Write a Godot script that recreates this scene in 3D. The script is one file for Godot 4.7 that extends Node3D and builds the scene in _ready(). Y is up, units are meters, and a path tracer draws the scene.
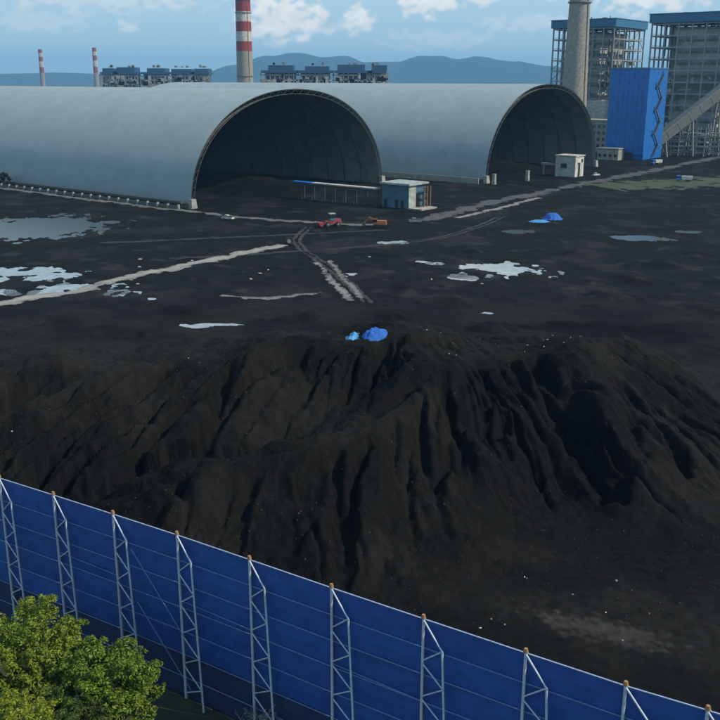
extends Node3D

const TURN := -0.6716            # the plant's building grid, turned about y
const ALONG := Vector3(0.783, 0, 0.622)    # local +x of that grid
const FRONT := Vector3(-0.622, 0, 0.783)   # local +z of that grid

var rng := RandomNumberGenerator.new()
var taken := {}
var M := {}
var n_big := FastNoiseLite.new()
var n_mid := FastNoiseLite.new()
var n_gul := FastNoiseLite.new()
var n_fine := FastNoiseLite.new()
var n_edge := FastNoiseLite.new()

# ---------------------------------------------------------------- mesh building
class MB:
	var v := PackedVector3Array()
	var n := PackedVector3Array()
	var c := PackedColorArray()
	var col := Color(1, 1, 1)
	func tri(a: Vector3, b: Vector3, d: Vector3, na: Vector3, nb: Vector3, nd: Vector3):
		v.append(a); v.append(b); v.append(d)
		n.append(na); n.append(nb); n.append(nd)
		c.append(col); c.append(col); c.append(col)
	func quad(a: Vector3, b: Vector3, d: Vector3, e: Vector3):
		var k := (d - a).cross(b - a)
		if k.length_squared() < 1e-12:
			k = (e - a).cross(d - a)
		k = k.normalized()
		tri(a, b, d, k, k, k)
		tri(a, d, e, k, k, k)
	func squad(a: Vector3, b: Vector3, d: Vector3, e: Vector3, na: Vector3, nb: Vector3, nd: Vector3, ne: Vector3):
		tri(a, b, d, na, nb, nd)
		tri(a, d, e, na, nd, ne)
	func hexa(p: Array):      # p: four bottom points and the four above them, bottom running clockwise seen from above
		quad(p[4], p[5], p[6], p[7])
		quad(p[3], p[2], p[1], p[0])
		for i in 4:
			var j: int = (i + 1) % 4
			quad(p[j], p[i], p[i + 4], p[j + 4])
	func box(at: Vector3, s: Vector3):   # at: centre of its bottom
		var x := s.x / 2; var z := s.z / 2
		hexa([at + Vector3(-x, 0, -z), at + Vector3(x, 0, -z), at + Vector3(x, 0, z), at + Vector3(-x, 0, z),
			at + Vector3(-x, s.y, -z), at + Vector3(x, s.y, -z), at + Vector3(x, s.y, z), at + Vector3(-x, s.y, z)])
	func taper(at: Vector3, s: Vector3, top: Vector2, shift := Vector2.ZERO):
		var x := s.x / 2; var z := s.z / 2; var u := top.x / 2; var w := top.y / 2
		var o := at + Vector3(shift.x, s.y, shift.y)
		hexa([at + Vector3(-x, 0, -z), at + Vector3(x, 0, -z), at + Vector3(x, 0, z), at + Vector3(-x, 0, z),
			o + Vector3(-u, 0, -w), o + Vector3(u, 0, -w), o + Vector3(u, 0, w), o + Vector3(-u, 0, w)])
	func beam(a: Vector3, b: Vector3, w: float, h: float = -1.0):
		if h < 0: h = w
		var d := (b - a).normalized()
		var s := d.cross(Vector3.UP)
		if s.length() < 0.05: s = Vector3.RIGHT
		s = s.normalized()
		var u := s.cross(d).normalized()
		s *= w / 2; u *= h / 2
		hexa([a - s - u, b - s - u, b + s - u, a + s - u, a - s + u, b - s + u, b + s + u, a + s + u])
	func tube(a: Vector3, b: Vector3, r0: float, r1: float, k := 8, caps := true):
		var d := (b - a).normalized()
		var s := d.cross(Vector3(0.13, 0.9, 0.31))
		if s.length() < 0.1: s = d.cross(Vector3.RIGHT)
		s = s.normalized()
		var u := s.cross(d).normalized()
		for i in k:
			var t0 := TAU * i / k; var t1 := TAU * (i + 1) / k
			var e0 := s * cos(t0) + u * sin(t0); var e1 := s * cos(t1) + u * sin(t1)
			squad(a + e0 * r0, a + e1 * r0, b + e1 * r1, b + e0 * r1, e0, e1, e1, e0)
			if caps:
				tri(b, b + e0 * r1, b + e1 * r1, d, d, d)
				tri(a, a + e1 * r0, a + e0 * r0, -d, -d, -d)
	func blob(at: Vector3, r: Vector3, seed_: int, rough := 0.25, k := 8):
		var rows := k / 2
		var pts := []
		var nz := FastNoiseLite.new(); nz.seed = seed_; nz.frequency = 0.9
		for j in rows + 1:
			var row := []
			var f := PI * j / rows
			for i in k:
				var t := TAU * i / k
				var e := Vector3(sin(f) * cos(t), cos(f), sin(f) * sin(t))
				row.append(at + e * r * (1.0 + rough * nz.get_noise_3dv(e * 1.6)))
			pts.append(row)
		for j in rows:
			for i in k:
				var i2: int = (i + 1) % k
				quad(pts[j][i], pts[j][i2], pts[j + 1][i2], pts[j + 1][i])
	func done() -> ArrayMesh:
		var arr := []
		arr.resize(Mesh.ARRAY_MAX)
		arr[Mesh.ARRAY_VERTEX] = v
		arr[Mesh.ARRAY_NORMAL] = n
		arr[Mesh.ARRAY_COLOR] = c
		var m := ArrayMesh.new()
		m.add_surface_from_arrays(Mesh.PRIMITIVE_TRIANGLES, arr)
		return m

func numbered(called: String) -> String:
	if not taken.has(called):
		taken[called] = 0
		return called
	taken[called] += 1
	return "%s_%03d" % [called, taken[called]]

func part(parent: Node, called: String, b: MB, m: Material) -> MeshInstance3D:
	var o := MeshInstance3D.new()
	o.mesh = b.done()
	o.material_override = m
	o.name = called
	parent.add_child(o, true)
	return o

func mesh_part(parent: Node, called: String, mesh: Mesh, m: Material, at := Vector3.ZERO, turn := 0.0) -> MeshInstance3D:
	var o := MeshInstance3D.new()
	o.mesh = mesh
	o.material_override = m
	o.name = called
	o.position = at
	o.rotation.y = turn
	parent.add_child(o, true)
	return o

func thing(called: String, label: String, category: String, at := Vector3.ZERO, turn := 0.0, group := "") -> Node3D:
	var o := Node3D.new()
	o.name = numbered(called)
	add_child(o)
	o.position = at
	o.rotation.y = turn
	o.set_meta("label", label)
	o.set_meta("category", category)
	if group: o.set_meta("group", group)
	return o

func structure(called: String, mesh: Mesh, m: Material) -> MeshInstance3D:
	var o := MeshInstance3D.new()
	o.mesh = mesh
	o.material_override = m
	o.name = numbered(called)
	o.set_meta("kind", "structure")
	add_child(o)
	return o

# ---------------------------------------------------------------- materials
func noise_image(freq: float, seed_: int, a: Color, b: Color, size := 512, octaves := 5) -> ImageTexture:
	var nz := FastNoiseLite.new()
	nz.seed = seed_; nz.frequency = freq; nz.fractal_octaves = octaves
	var im := nz.get_seamless_image(size, size)
	im.convert(Image.FORMAT_RGB8)
	var out := Image.create(size, size, false, Image.FORMAT_RGB8)
	for y in size:
		for x in size:
			out.set_pixel(x, y, a.lerp(b, im.get_pixel(x, y).r))
	out.generate_mipmaps()
	return ImageTexture.create_from_image(out)

func bump_image(freq: float, seed_: int, strength: float, size := 512, octaves := 5) -> ImageTexture:
	var nz := FastNoiseLite.new()
	nz.seed = seed_; nz.frequency = freq; nz.fractal_octaves = octaves
	var im := nz.get_seamless_image(size, size)
	im.convert(Image.FORMAT_RGBA8)
	im.bump_map_to_normal_map(strength)
	return ImageTexture.create_from_image(im)

func lin(r: float, g: float, b: float) -> Color:
	return Color(r, g, b).linear_to_srgb()

func mat(color: Color, rough := 0.7, metal := 0.0, tex: Texture2D = null, scale := 0.1, normal: Texture2D = null, nscale := 0.5) -> StandardMaterial3D:
	var m := StandardMaterial3D.new()
	m.albedo_color = color
	m.roughness = rough
	m.metallic = metal
	if tex or normal:
		m.uv1_triplanar = true
		m.uv1_world_triplanar = true
		m.uv1_scale = Vector3.ONE * scale
	if tex: m.albedo_texture = tex
	if normal:
		m.normal_enabled = true
		m.normal_texture = normal
		m.normal_scale = nscale
	return m

func make_materials():
	var grit := noise_image(0.02, 3, Color(0.72, 0.72, 0.72), Color(1, 1, 1))
	var grime := noise_image(0.008, 5, Color(0.66, 0.66, 0.64), Color(1, 1, 1))
	var faint := noise_image(0.012, 6, Color(0.87, 0.88, 0.88), Color(1, 1, 1))
	var grain := bump_image(0.06, 7, 6.0)
	var rough_n := bump_image(0.02, 9, 8.0)
	M.coal = mat(Color.WHITE, 0.82, 0.0, grit, 0.11, grain, 0.9)
	M.coal.vertex_color_use_as_albedo = true
	M.coal.metallic_specular = 0.15
	M.yard = mat(Color.WHITE, 0.82, 0.0, grit, 0.05, rough_n, 0.35)
	M.yard.vertex_color_use_as_albedo = true
	M.yard.metallic_specular = 0.17
	M.lump = mat(Color.WHITE, 0.7)
	M.lump.vertex_color_use_as_albedo = true
	M.dirt = mat(lin(0.06, 0.06, 0.052), 0.95, 0.0, grime, 0.01)
	M.chalk = mat(lin(0.42, 0.42, 0.39), 0.9, 0.0, grime, 0.06)
	M.verge = mat(lin(0.05, 0.055, 0.03), 0.95, 0.0, grime, 0.2)
	M.track = mat(Color.WHITE, 0.9, 0.0, grit, 0.3)
	M.track.vertex_color_use_as_albedo = true
	M.mud = mat(lin(0.085, 0.085, 0.08), 0.85, 0.0, grime, 0.05)
	M.road = mat(lin(0.14, 0.14, 0.13), 0.85, 0.0, grime, 0.05)
	M.grass = mat(lin(0.055, 0.075, 0.035), 0.95, 0.0, grime, 0.04)
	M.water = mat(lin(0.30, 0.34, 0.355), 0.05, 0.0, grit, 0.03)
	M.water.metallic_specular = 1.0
	M.wet = mat(lin(0.035, 0.045, 0.05), 0.2)
	M.wet.metallic_specular = 0.8
	M.sheet = []        # zinc-grey roof sheeting, courses a shade apart
	for k in 4:
		var f: float = [1.0, 0.985, 1.015, 0.993][k]
		M.sheet.append(mat(lin(0.262 * f, 0.328 * f, 0.352 * f), 0.5, 0.0, faint, 0.013))
	M.lining = mat(lin(0.25, 0.26, 0.255), 0.9, 0.0, grime, 0.03)
	M.steel_dark = mat(lin(0.05, 0.055, 0.055), 0.7)
	M.steel = mat(lin(0.24, 0.26, 0.265), 0.6, 0.0, grime, 0.03)
	M.frame = mat(lin(0.30, 0.33, 0.34), 0.6, 0.0, grit, 0.05)
	M.casing = mat(lin(0.50, 0.51, 0.49), 0.65, 0.0, grime, 0.025)
	M.casing_dark = mat(lin(0.11, 0.12, 0.125), 0.7, 0.0, grime, 0.03)
	M.gallery = mat(lin(0.15, 0.165, 0.165), 0.7, 0.0, grit, 0.05)
	M.blue_roof = mat(lin(0.03, 0.17, 0.34), 0.5, 0.0, grit, 0.03)
	M.navy_roof = mat(lin(0.015, 0.065, 0.14), 0.6)
	M.tower_blue = mat(lin(0.006, 0.155, 0.56), 0.5, 0.0, grit, 0.03)
	M.concrete = mat(lin(0.36, 0.345, 0.30), 0.85, 0.0, grit, 0.04)
	M.concrete_pale = mat(lin(0.42, 0.41, 0.38), 0.85, 0.0, grime, 0.04)
	M.stripe_red = mat(lin(0.34, 0.035, 0.035), 0.7, 0.0, grit, 0.02)
	M.stripe_white = mat(lin(0.62, 0.60, 0.56), 0.7, 0.0, grit, 0.02)
	M.soot = mat(lin(0.05, 0.035, 0.035), 0.9)
	M.white = mat(lin(0.66, 0.66, 0.63), 0.7, 0.0, grime, 0.08)
	M.hut_blue = mat(lin(0.07, 0.16, 0.24), 0.6, 0.0, grime, 0.08)
	M.hut_roof = mat(lin(0.42, 0.48, 0.46), 0.6, 0.0, grime, 0.08)
	M.bright_blue = mat(lin(0.02, 0.16, 0.55), 0.5)
	M.tarp = mat(lin(0.012, 0.14, 0.55), 0.8, 0.0, grit, 0.6)
	M.tarp_pale = mat(lin(0.05, 0.24, 0.50), 0.5)
	M.glass = mat(lin(0.02, 0.025, 0.03), 0.1)
	M.glass.metallic_specular = 0.7
	M.dark = mat(lin(0.015, 0.015, 0.015), 0.8)
	M.rubber = mat(lin(0.02, 0.02, 0.02), 0.9)
	M.red = mat(lin(0.36, 0.05, 0.05), 0.5, 0.0, grit, 0.3)
	M.orange = mat(lin(0.42, 0.13, 0.05), 0.5, 0.0, grit, 0.3)
	M.grey_car = mat(lin(0.16, 0.17, 0.18), 0.35, 0.3)
	M.hills = mat(lin(0.025, 0.058, 0.065), 0.95, 0.0, grime, 0.0004)
	var fade := noise_image(0.015, 15, Color(0.74, 0.77, 0.82), Color(1, 1, 1), 512, 6)
	M.fence = []
	for k in 4:
		var f: float = [1.0, 0.93, 1.06, 0.97][k]
		M.fence.append(mat(lin(0.013 * f, 0.083 * f, 0.34 * f), 0.6, 0.0, fade, 0.05 + 0.013 * k, rough_n, 0.15))
	var scuff := Image.create(512, 512, false, Image.FORMAT_RGB8)
	scuff.fill(Color(0.55, 0.55, 0.58))
	rng.seed = 909
	for k in 900:
		var p := Vector2i(rng.randi() % 505, rng.randi() % 505)
		var g := rng.randf_range(0.5, 1.0)
		scuff.fill_rect(Rect2i(p, Vector2i(1 + rng.randi() % 5, 1 + rng.randi() % 4)), Color(g, g, g))
	M.fence_lower = mat(lin(0.03, 0.085, 0.27), 0.8, 0.0, ImageTexture.create_from_image(scuff), 0.11, rough_n, 0.3)  # darker navy with pale scuffs, for the lowest rows of sheets
	M.lattice = mat(lin(0.58, 0.68, 0.82), 0.5, 0.1, grit, 0.4)
	M.rail = mat(lin(0.17, 0.30, 0.58), 0.6, 0.0, grit, 0.4)
	M.rust = mat(lin(0.30, 0.17, 0.08), 0.9)
	M.stair = mat(lin(0.14, 0.09, 0.07), 0.8)
	M.bark = mat(lin(0.09, 0.065, 0.045), 0.95, 0.0, grit, 0.6)
	M.twig = mat(lin(0.22, 0.20, 0.17), 0.95)
	M.stone = mat(lin(0.45, 0.45, 0.43), 0.9)
	M.leaf = []
	for k in 3:
		var l := mat(Color.WHITE, 0.55)
		l.vertex_color_use_as_albedo = true
		l.cull_mode = BaseMaterial3D.CULL_DISABLED
		l.backlight_enabled = true
		l.backlight = lin([0.24, 0.19, 0.28][k], [0.34, 0.29, 0.36][k], 0.03)
		M.leaf.append(l)

# ---------------------------------------------------------------- sky
func cloud_at(az: float, el: float, nz: FastNoiseLite) -> float:
	# scattered fair-weather cumulus, the same rule all the way round
	var stretch := 1.0 / (0.10 + sin(deg_to_rad(maxf(el, 0.0))))
	var px := sin(deg_to_rad(az)) * stretch * 26.0
	var py := cos(deg_to_rad(az)) * stretch * 26.0
	var c := nz.get_noise_3d(px, py, el * 3.0)
	return smoothstep(0.02, 0.42, c)

func make_sky() -> Sky:
	var w := 4096; var h := 2048
	var im := Image.create(w, h, false, Image.FORMAT_RGBF)
	var nz := FastNoiseLite.new()
	nz.seed = 21; nz.frequency = 0.02; nz.fractal_octaves = 4
	var puff := FastNoiseLite.new()
	puff.seed = 44; puff.frequency = 0.2; puff.fractal_octaves = 4
	# low cumulus seen edge on: azimuth, elevation, half width, half height (degrees), density
	var puffs := [[-4.6, 3.3, 2.4, 1.2, 1.0], [-3.0, 2.9, 1.8, 0.5, 0.6], [-0.1, 3.3, 0.8, 0.75, 0.9], [3.9, 4.3, 1.7, 0.8, 0.95], [7.0, 4.5, 0.9, 0.5, 0.7], [16.0, 4.5, 2.8, 0.9, 0.9], [12.0, 4.8, 1.8, 0.6, 0.6], [-14.0, 4.5, 6.0, 0.9, 0.4], [4.4, 2.2, 3.2, 0.5, 0.3], [-13.0, 2.9, 0.6, 0.4, 0.45], [-8.5, 5.2, 2.4, 0.6, 0.55], [10.5, 3.1, 3.8, 0.4, 0.35], [-18.0, 3.0, 3.0, 0.5, 0.25]]
	for k in 40:      # and the same kind of clouds all the way round
		var az0 := 24.0 + k * 7.9
		puffs.append([wrapf(az0, -180.0, 180.0), 3.4 + 1.3 * sin(k * 2.3), 1.6 + 1.0 * sin(k * 1.7), 0.7 + 0.3 * sin(k * 3.1), 0.65 + 0.3 * sin(k * 4.7)])
	var horizon := Vector3(0.46, 0.68, 0.80)
	var mid := Vector3(0.47, 0.70, 0.84)
	var top := Vector3(0.15, 0.30, 0.55)
	var white := Vector3(0.98, 1.0, 0.99)
	var y := 0
	while y < h:
		var step := 4 if y < 880 else 1
		var el := 90.0 - (y + step * 0.5) / h * 180.0
		if el < -0.5:
			im.fill_rect(Rect2i(0, y, w, h - y), Color(0.25, 0.33, 0.37))
			break
		var base := horizon.lerp(mid, smoothstep(0.0, 7.0, el)).lerp(top, smoothstep(6.0, 75.0, el))
		var near := []
		for p in puffs:
			if absf(el - p[1]) < p[3] * 2.0: near.append(p)
		for xx in w / step:
			var x := xx * step
			var az := (x + step * 0.5) / w * 360.0
			if az > 180.0: az -= 360.0
			var c := 0.0
			if el > 4.5: c = cloud_at(az, el, nz) * smoothstep(4.5, 12.0, el) * 0.8
			for p in near:
				var dx: float = (az - p[0]) / p[2]
				if absf(dx) < 2.0:
					var dy: float = (el - p[1]) / p[3]
					var d := dx * dx + dy * dy
					if d < 4.0:
						c = maxf(c, p[4] * smoothstep(0.05, 0.85, (1.1 - d * 0.75) + puff.get_noise_2d(az * 4.5, el * 8.0) * 1.3))
			var k := base
			if c > 0.004: k = base.lerp(white * (0.93 + 0.14 * puff.get_noise_2d(az * 3.0 + 50.0, el * 5.0)), c)
			if step == 1: im.set_pixel(x, y, Color(k.x, k.y, k.z))
			else: im.fill_rect(Rect2i(x, y, step, step), Color(k.x, k.y, k.z))
		y += step
	var m := PanoramaSkyMaterial.new()
	m.panorama = ImageTexture.create_from_image(im)
	m.filter = true
	var s := Sky.new()
	s.sky_material = m
	return s

# ---------------------------------------------------------------- terrain
var MOUNDS := [
	{"p": [Vector3(-68.5, 15.0, -129.7), Vector3(-52.6, 15.5, -133.0), Vector3(-39.0, 14.5, -131.3), Vector3(-28.5, 15.5, -133.0), Vector3(-16.3, 17.0, -135.8), Vector3(-6.1, 17.5, -139.0), Vector3(6.2, 17.0, -142.1)], "f": 0.66, "b": 0.27},
	{"p": [Vector3(-130, 12.0, -122.0), Vector3(-68.5, 15.0, -129.7)], "f": 0.6, "b": 0.22},
	{"p": [Vector3(6.2, 16.5, -142.1), Vector3(11.7, 15.5, -133.0), Vector3(25.9, 17.0, -139.7), Vector3(33.4, 17.0, -142.7), Vector3(35.7, 12.5, -129.0), Vector3(37.9, 7.0, -119.8), Vector3(39.8, 2.0, -111.6)], "f": 0.70, "b": 0.38},
	{"p": [Vector3(50.7, 6.5, -160.7), Vector3(59.9, 5.5, -155.1), Vector3(84.3, 5.0, -146.5), Vector3(130, 4, -130)], "f": 0.30, "b": 0.30},
	{"p": [Vector3(-31.4, 4.5, -104.3), Vector3(-23.4, 7.2, -107.5), Vector3(-14.8, 10.2, -108.9), Vector3(-3.7, 12.2, -110.8), Vector3(3.3, 14.0, -118.2), Vector3(10.6, 16.0, -128.0)], "f": 0.68, "b": 0.5},
]

var CUTS := [
	{"p": [Vector2(26.0, -138.5), Vector2(27.6, -130.0), Vector2(30.5, -121.0), Vector2(33.0, -115.0)], "w": 3.4, "d": 3.6, "box": Rect2(18, -146, 24, 38)},
	{"p": [Vector2(35.0, -116.0), Vector2(41.0, -110.0), Vector2(50.0, -106.5)], "w": 1.0, "d": 0.9, "box": Rect2(30, -120, 26, 20)},
	{"p": [Vector2(38.5, -134.0), Vector2(41.5, -127.0), Vector2(44.5, -119.0)], "w": 1.6, "d": 1.7, "box": Rect2(33, -140, 18, 28)},
	{"p": [Vector2(16.5, -130.0), Vector2(19.5, -123.0), Vector2(23.5, -116.0)], "w": 1.5, "d": 1.3, "box": Rect2(11, -136, 18, 26)},
	{"p": [Vector2(13.0, -118.0), Vector2(16.5, -119.5), Vector2(19.0, -122.0)], "w": 1.8, "d": 1.6, "box": Rect2(8, -128, 16, 16)},
	{"p": [Vector2(-19.5, -112.0), Vector2(-21.5, -104.5)], "w": 1.9, "d": 1.9, "box": Rect2(-28, -118, 14, 20)},
]

# a haul bench slanting down across the face, with a berm on its outer side
var BENCH := [Vector3(13.5, 16.2, -131.6), Vector3(10.6, 15.6, -128.7), Vector3(5.4, 13.6, -122.2), Vector3(0.7, 11.8, -116.6), Vector3(-3.8, 10.8, -113.0), Vector3(-9.4, 9.7, -111.4), Vector3(-15.1, 8.9, -110.7), Vector3(-19.9, 7.4, -109.5), Vector3(-26.1, 5.9, -108.6), Vector3(-32.9, 4.4, -108.0)]

func pile_h(x: float, z: float) -> float:
	# domain warp so that crests wander
	var wx := x + 2.2 * n_mid.get_noise_2d(x * 1.3, z * 1.3 + 70.0)
	var wz := z + 2.6 * n_mid.get_noise_2d(x * 1.3 + 190.0, z * 1.3)
	var p := Vector2(wx, wz)
	var best := -9.0; var second := -9.0; var bd := 0.0; var bfront := 0.0
	for m in MOUNDS:
		var pts: Array = m.p
		var top := -9.0; var td := 0.0; var tf := 0.0
		var f: float = m.f; var bk: float = m.b
		for i in pts.size() - 1:
			var a: Vector3 = pts[i]; var b: Vector3 = pts[i + 1]
			var a2 := Vector2(a.x, a.z); var b2 := Vector2(b.x, b.z)
			var q := Geometry2D.get_closest_point_to_segment(p, a2, b2)
			var d := p.distance_to(q)
			var t := a2.distance_to(q) / a2.distance_to(b2)
			var fr := smoothstep(-0.55, 0.3, (p.y - q.y) / maxf(d, 0.3))
			var hh := a.y + (b.y - a.y) * t - (bk + (f - bk) * fr) * (sqrt(d * d + 12.0) - 3.2)
			if hh > top:
				top = hh; td = d; tf = fr
		if top > best:
			second = best; best = top; bd = td; bfront = tf
		elif top > second:
			second = top
	# slightly softened join
	var k := 0.8
	var e := maxf(k - (best - second), 0.0) / k
	var h := best + e * e * k * 0.25
	if h < -3.0: return h
	# gullies fan out from a point behind the heap
	var dx := x - 6.0; var dz := z + 168.0
	var r := sqrt(dx * dx + dz * dz)
	var s := atan2(dx, maxf(dz, 4.0)) * 52.0 + 1.1 * n_mid.get_noise_2d(x * 1.2, z * 1.2) + 0.3 * n_fine.get_noise_2d(x * 0.7, z * 0.7)
	var env := smoothstep(0.3, 4.0, bd) * (0.15 + 0.85 * bfront) * smoothstep(0.0, 4.0, h)
	if env > 0.01:
		var patchy := (0.25 + 0.75 * smoothstep(-0.32, 0.12, n_big.get_noise_2d(x * 3.2 + 33.0, z * 2.4)))
		var g1 := maxf(0.0, 1.0 - absf(n_gul.get_noise_2d(s * 1.15, r * 0.17)) / 0.24)
		var g2 := maxf(0.0, 1.0 - absf(n_gul.get_noise_2d(s * 2.6 + 300.0, r * 0.4)) / 0.2)
		var step := n_gul.get_noise_2d(s * 0.45 + 80.0, r * 0.07)
		h += env * (2.2 * step)
		h -= env * lerpf(patchy, 1.15, 1.0 - smoothstep(-28.0, -4.0, x)) * (2.6 * g1 + 0.9 * g2 - 0.8) * (1.0 + 0.35 * (1.0 - smoothstep(-28.0, -4.0, x)))
	h += 0.8 * n_mid.get_noise_2d(x * 1.7, z * 1.7) * smoothstep(-1.0, 3.0, h) + 0.20 * n_fine.get_noise_2d(x, z) + 0.10 * n_fine.get_noise_2d(x * 2.3, z * 2.3) + (2.6 * n_big.get_noise_2d(x * 2.6, z * 2.6) + 1.3 * n_mid.get_noise_2d(x * 0.8 + 20.0, z * 0.8)) * smoothstep(2.0, 8.0, h)
	# pits dug behind the crest
	for q in [[46.0, -168.0, 13.0, 9.0, 4.5], [62.0, -176.0, 15.0, 9.0, 4.0], [17.0, -172.0, 15.0, 10.0, 3.0]]:
		var u := Vector2((x - q[0]) / q[2], (z - q[1]) / q[3]).length() + 0.25 * n_mid.get_noise_2d(x * 2.0, z * 2.0)
		h -= q[4] * (1.0 - smoothstep(0.45, 1.0, u))
	# ravines, creases and cracks
	for q in CUTS:
		var bb: Rect2 = q.box
		if not bb.has_point(Vector2(x, z)): continue
		var pl: Array = q.p
		var near := 99.0
		for i in pl.size() - 1:
			near = minf(near, Vector2(wx * 0.5 + x * 0.5, wz * 0.5 + z * 0.5).distance_to(Geometry2D.get_closest_point_to_segment(Vector2(wx * 0.5 + x * 0.5, wz * 0.5 + z * 0.5), pl[i], pl[i + 1])))
		var ww: float = q.w * (1.0 + 0.5 * n_mid.get_noise_2d(x * 3.0, z * 3.0))
		h -= q.d * (1.0 - smoothstep(ww * 0.25, ww, near))
	if x > -40.0 and x < 20.0 and z < -98.0 and z > -138.0:
		var bn := 99.0; var bh := 0.0; var bz := 0.0
		for i in BENCH.size() - 1:
			var a: Vector3 = BENCH[i]; var b: Vector3 = BENCH[i + 1]
			var a2 := Vector2(a.x, a.z); var b2 := Vector2(b.x, b.z)
			var pp := Vector2(x * 0.7 + wx * 0.3, z * 0.7 + wz * 0.3)
			var q := Geometry2D.get_closest_point_to_segment(pp, a2, b2)
			var d := pp.distance_to(q)
			if d < bn:
				bn = d; bh = a.y + (b.y - a.y) * a2.distance_to(q) / a2.distance_to(b2); bz = pp.y - q.y
		if bn < 7.0:
			var fade := smoothstep(-40.0, -32.0, x) * (1.0 - smoothstep(10.0, 18.0, x))
			h = lerpf(h, minf(h, bh - 1.2) * 0.4 + (bh - 1.2) * 0.6 + 0.25 * n_fine.get_noise_2d(x, z), (1.0 - smoothstep(1.1, 2.6, bn)) * fade)
			if bz > 0.0:
				var e2 := (bn - 3.0) / 1.3
				h = maxf(h, lerpf(h, bh + 1.5 + 0.7 * n_mid.get_noise_2d(x * 2.0, z * 2.0), exp(-e2 * e2) * fade))
	# slumped toe
	if h < 5.0: h = 1.3 * log(1.0 + exp(h / 1.3)) - 0.12
	return h

# puddle: x, z, rx, rz, wet only
var PUDDLES := [[-97, -275, 17, 12, 0], [-79, -255, 12, 10, 0], [-65, -250, 6, 4.5, 0], [-34, -215, 9, 3.2, 0], [44, -284, 16, 12, 0], [31, -272, 6, 5, 0], [-125, -367, 30, 36, 1], [-3, -275, 5, 3.5, 0], [24, -294, 2.6, 3, 0], [13, -334, 7, 5, 0], [-53.5, -236, 2.4, 2.0, 0], [31.6, -228, 3, 2, 0], [19, -296, 3, 3, 0], [102, -345, 10, 8, 1], [125, -360, 6, 4, 1], [61, -360, 7, 6, 1], [-94, -250, 5, 6, 0], [-55, -243, 2, 2, 0], [110, -265, 4, 4, 1]]

# low heaps of spilled coal: x, z, radius, height
var HUMPS := [[-44, -229, 7, 1.3], [-14, -222, 8, 1.6], [8, -226, 7, 1.5], [22, -240, 8, 1.6], [12, -256, 5, 1.0], [66, -246, 9, 1.6], [78, -268, 8, 1.3], [-30, -262, 6, 0.9], [-46, -266, 5, 0.8], [8, -310, 7, 1.1], [36, -318, 8, 1.2], [74, -312, 9, 1.3], [-24, -284, 6, 0.9], [96, -292, 8, 1.2], [-70, -222, 9, 1.4], [30, -212, 7, 1.8], [-20, -205, 9, 1.6], [-52, -208, 10, 1.7], [-86, -205, 10, 1.5], [4, -206, 6, 1.8], [88, -230, 10, 1.5], [112, -310, 9, 1.2]]

func yard_h(x: float, z: float) -> float:
	var h := 0.12 + 0.15 * n_mid.get_noise_2d(x, z) + 0.30 * smoothstep(0.0, 0.5, n_mid.get_noise_2d(x * 1.4 + 70.0, z * 1.4)) * smoothstep(-350.0, -310.0, z) * (1.0 - smoothstep(-120.0, -100.0, z)) + 0.05 * n_fine.get_noise_2d(x * 0.6, z * 0.6)
	if z > -350.0 and z < -150.0:
		h -= 0.65 * (1.0 - smoothstep(0.5, 1.0, Vector2((x - 54.0) / 26.0, (z + 207.0) / 13.0).length() + 0.25 * n_mid.get_noise_2d(x * 1.4, z * 1.4)))
		for q in HUMPS:
			var e: float = Vector2(x - q[0], z - q[1]).length() / q[2]
			if e < 1.4: h += q[3] * (1.0 - smoothstep(0.0, 1.1, e + 0.45 * n_mid.get_noise_2d(x * 2.4, z * 2.4)))
	for p in PUDDLES:
		var dx: float = (x - p[0]) / p[2]
		if dx > 1.6 or dx < -1.6: continue
		var dz: float = (z - p[1]) / p[3]
		if dz > 1.6 or dz < -1.6: continue
		var u := sqrt(dx * dx + dz * dz) + 0.6 * n_edge.get_noise_2d(x, z * 0.55) + 0.3 * n_edge.get_noise_2d(x * 2.7, z * 1.6)
		h -= 0.34 * (1.0 - smoothstep(0.55, 1.15, u))
	return h

func grid_mesh(xs: Callable, rows: PackedFloat32Array, cols: int, height: Callable, tint: Callable, skip_below := -999.0) -> ArrayMesh:
	var nr := rows.size()
	var P := PackedVector3Array(); P.resize(nr * cols)
	var C := PackedColorArray(); C.resize(nr * cols)
	for j in nr:
		var z := rows[j]
		for i in cols:
			var x: float = xs.call(z, float(i) / (cols - 1))
			var h: float = height.call(x, z)
			P[j * cols + i] = Vector3(x, h, z)
			C[j * cols + i] = tint.call(x, z, h)
	var N := PackedVector3Array(); N.resize(nr * cols)
	for j in nr:
		for i in cols:
			var i0 := maxi(i - 1, 0); var i1 := mini(i + 1, cols - 1)
			var j0 := maxi(j - 1, 0); var j1 := mini(j + 1, nr - 1)
			var k := (P[j * cols + i1] - P[j * cols + i0]).cross(P[j1 * cols + i] - P[j0 * cols + i])
			if k.y < 0: k = -k
			N[j * cols + i] = k.normalized()
	var I := PackedInt32Array()
	var up: bool = rows[1] < rows[0]
	for j in nr - 1:
		for i in cols - 1:
			var a := j * cols + i
			if P[a].y < skip_below and P[a + 1].y < skip_below and P[a + cols].y < skip_below and P[a + cols + 1].y < skip_below: continue
			if up: I.append_array([a, a + cols, a + 1, a + 1, a + cols, a + cols + 1])
			else: I.append_array([a, a + 1, a + cols, a + 1, a + cols + 1, a + cols])
	var arr := []
	arr.resize(Mesh.ARRAY_MAX)
	arr[Mesh.ARRAY_VERTEX] = P; arr[Mesh.ARRAY_NORMAL] = N; arr[Mesh.ARRAY_COLOR] = C; arr[Mesh.ARRAY_INDEX] = I
	var m := ArrayMesh.new()
	m.add_surface_from_arrays(Mesh.PRIMITIVE_TRIANGLES, arr)
	return m

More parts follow.
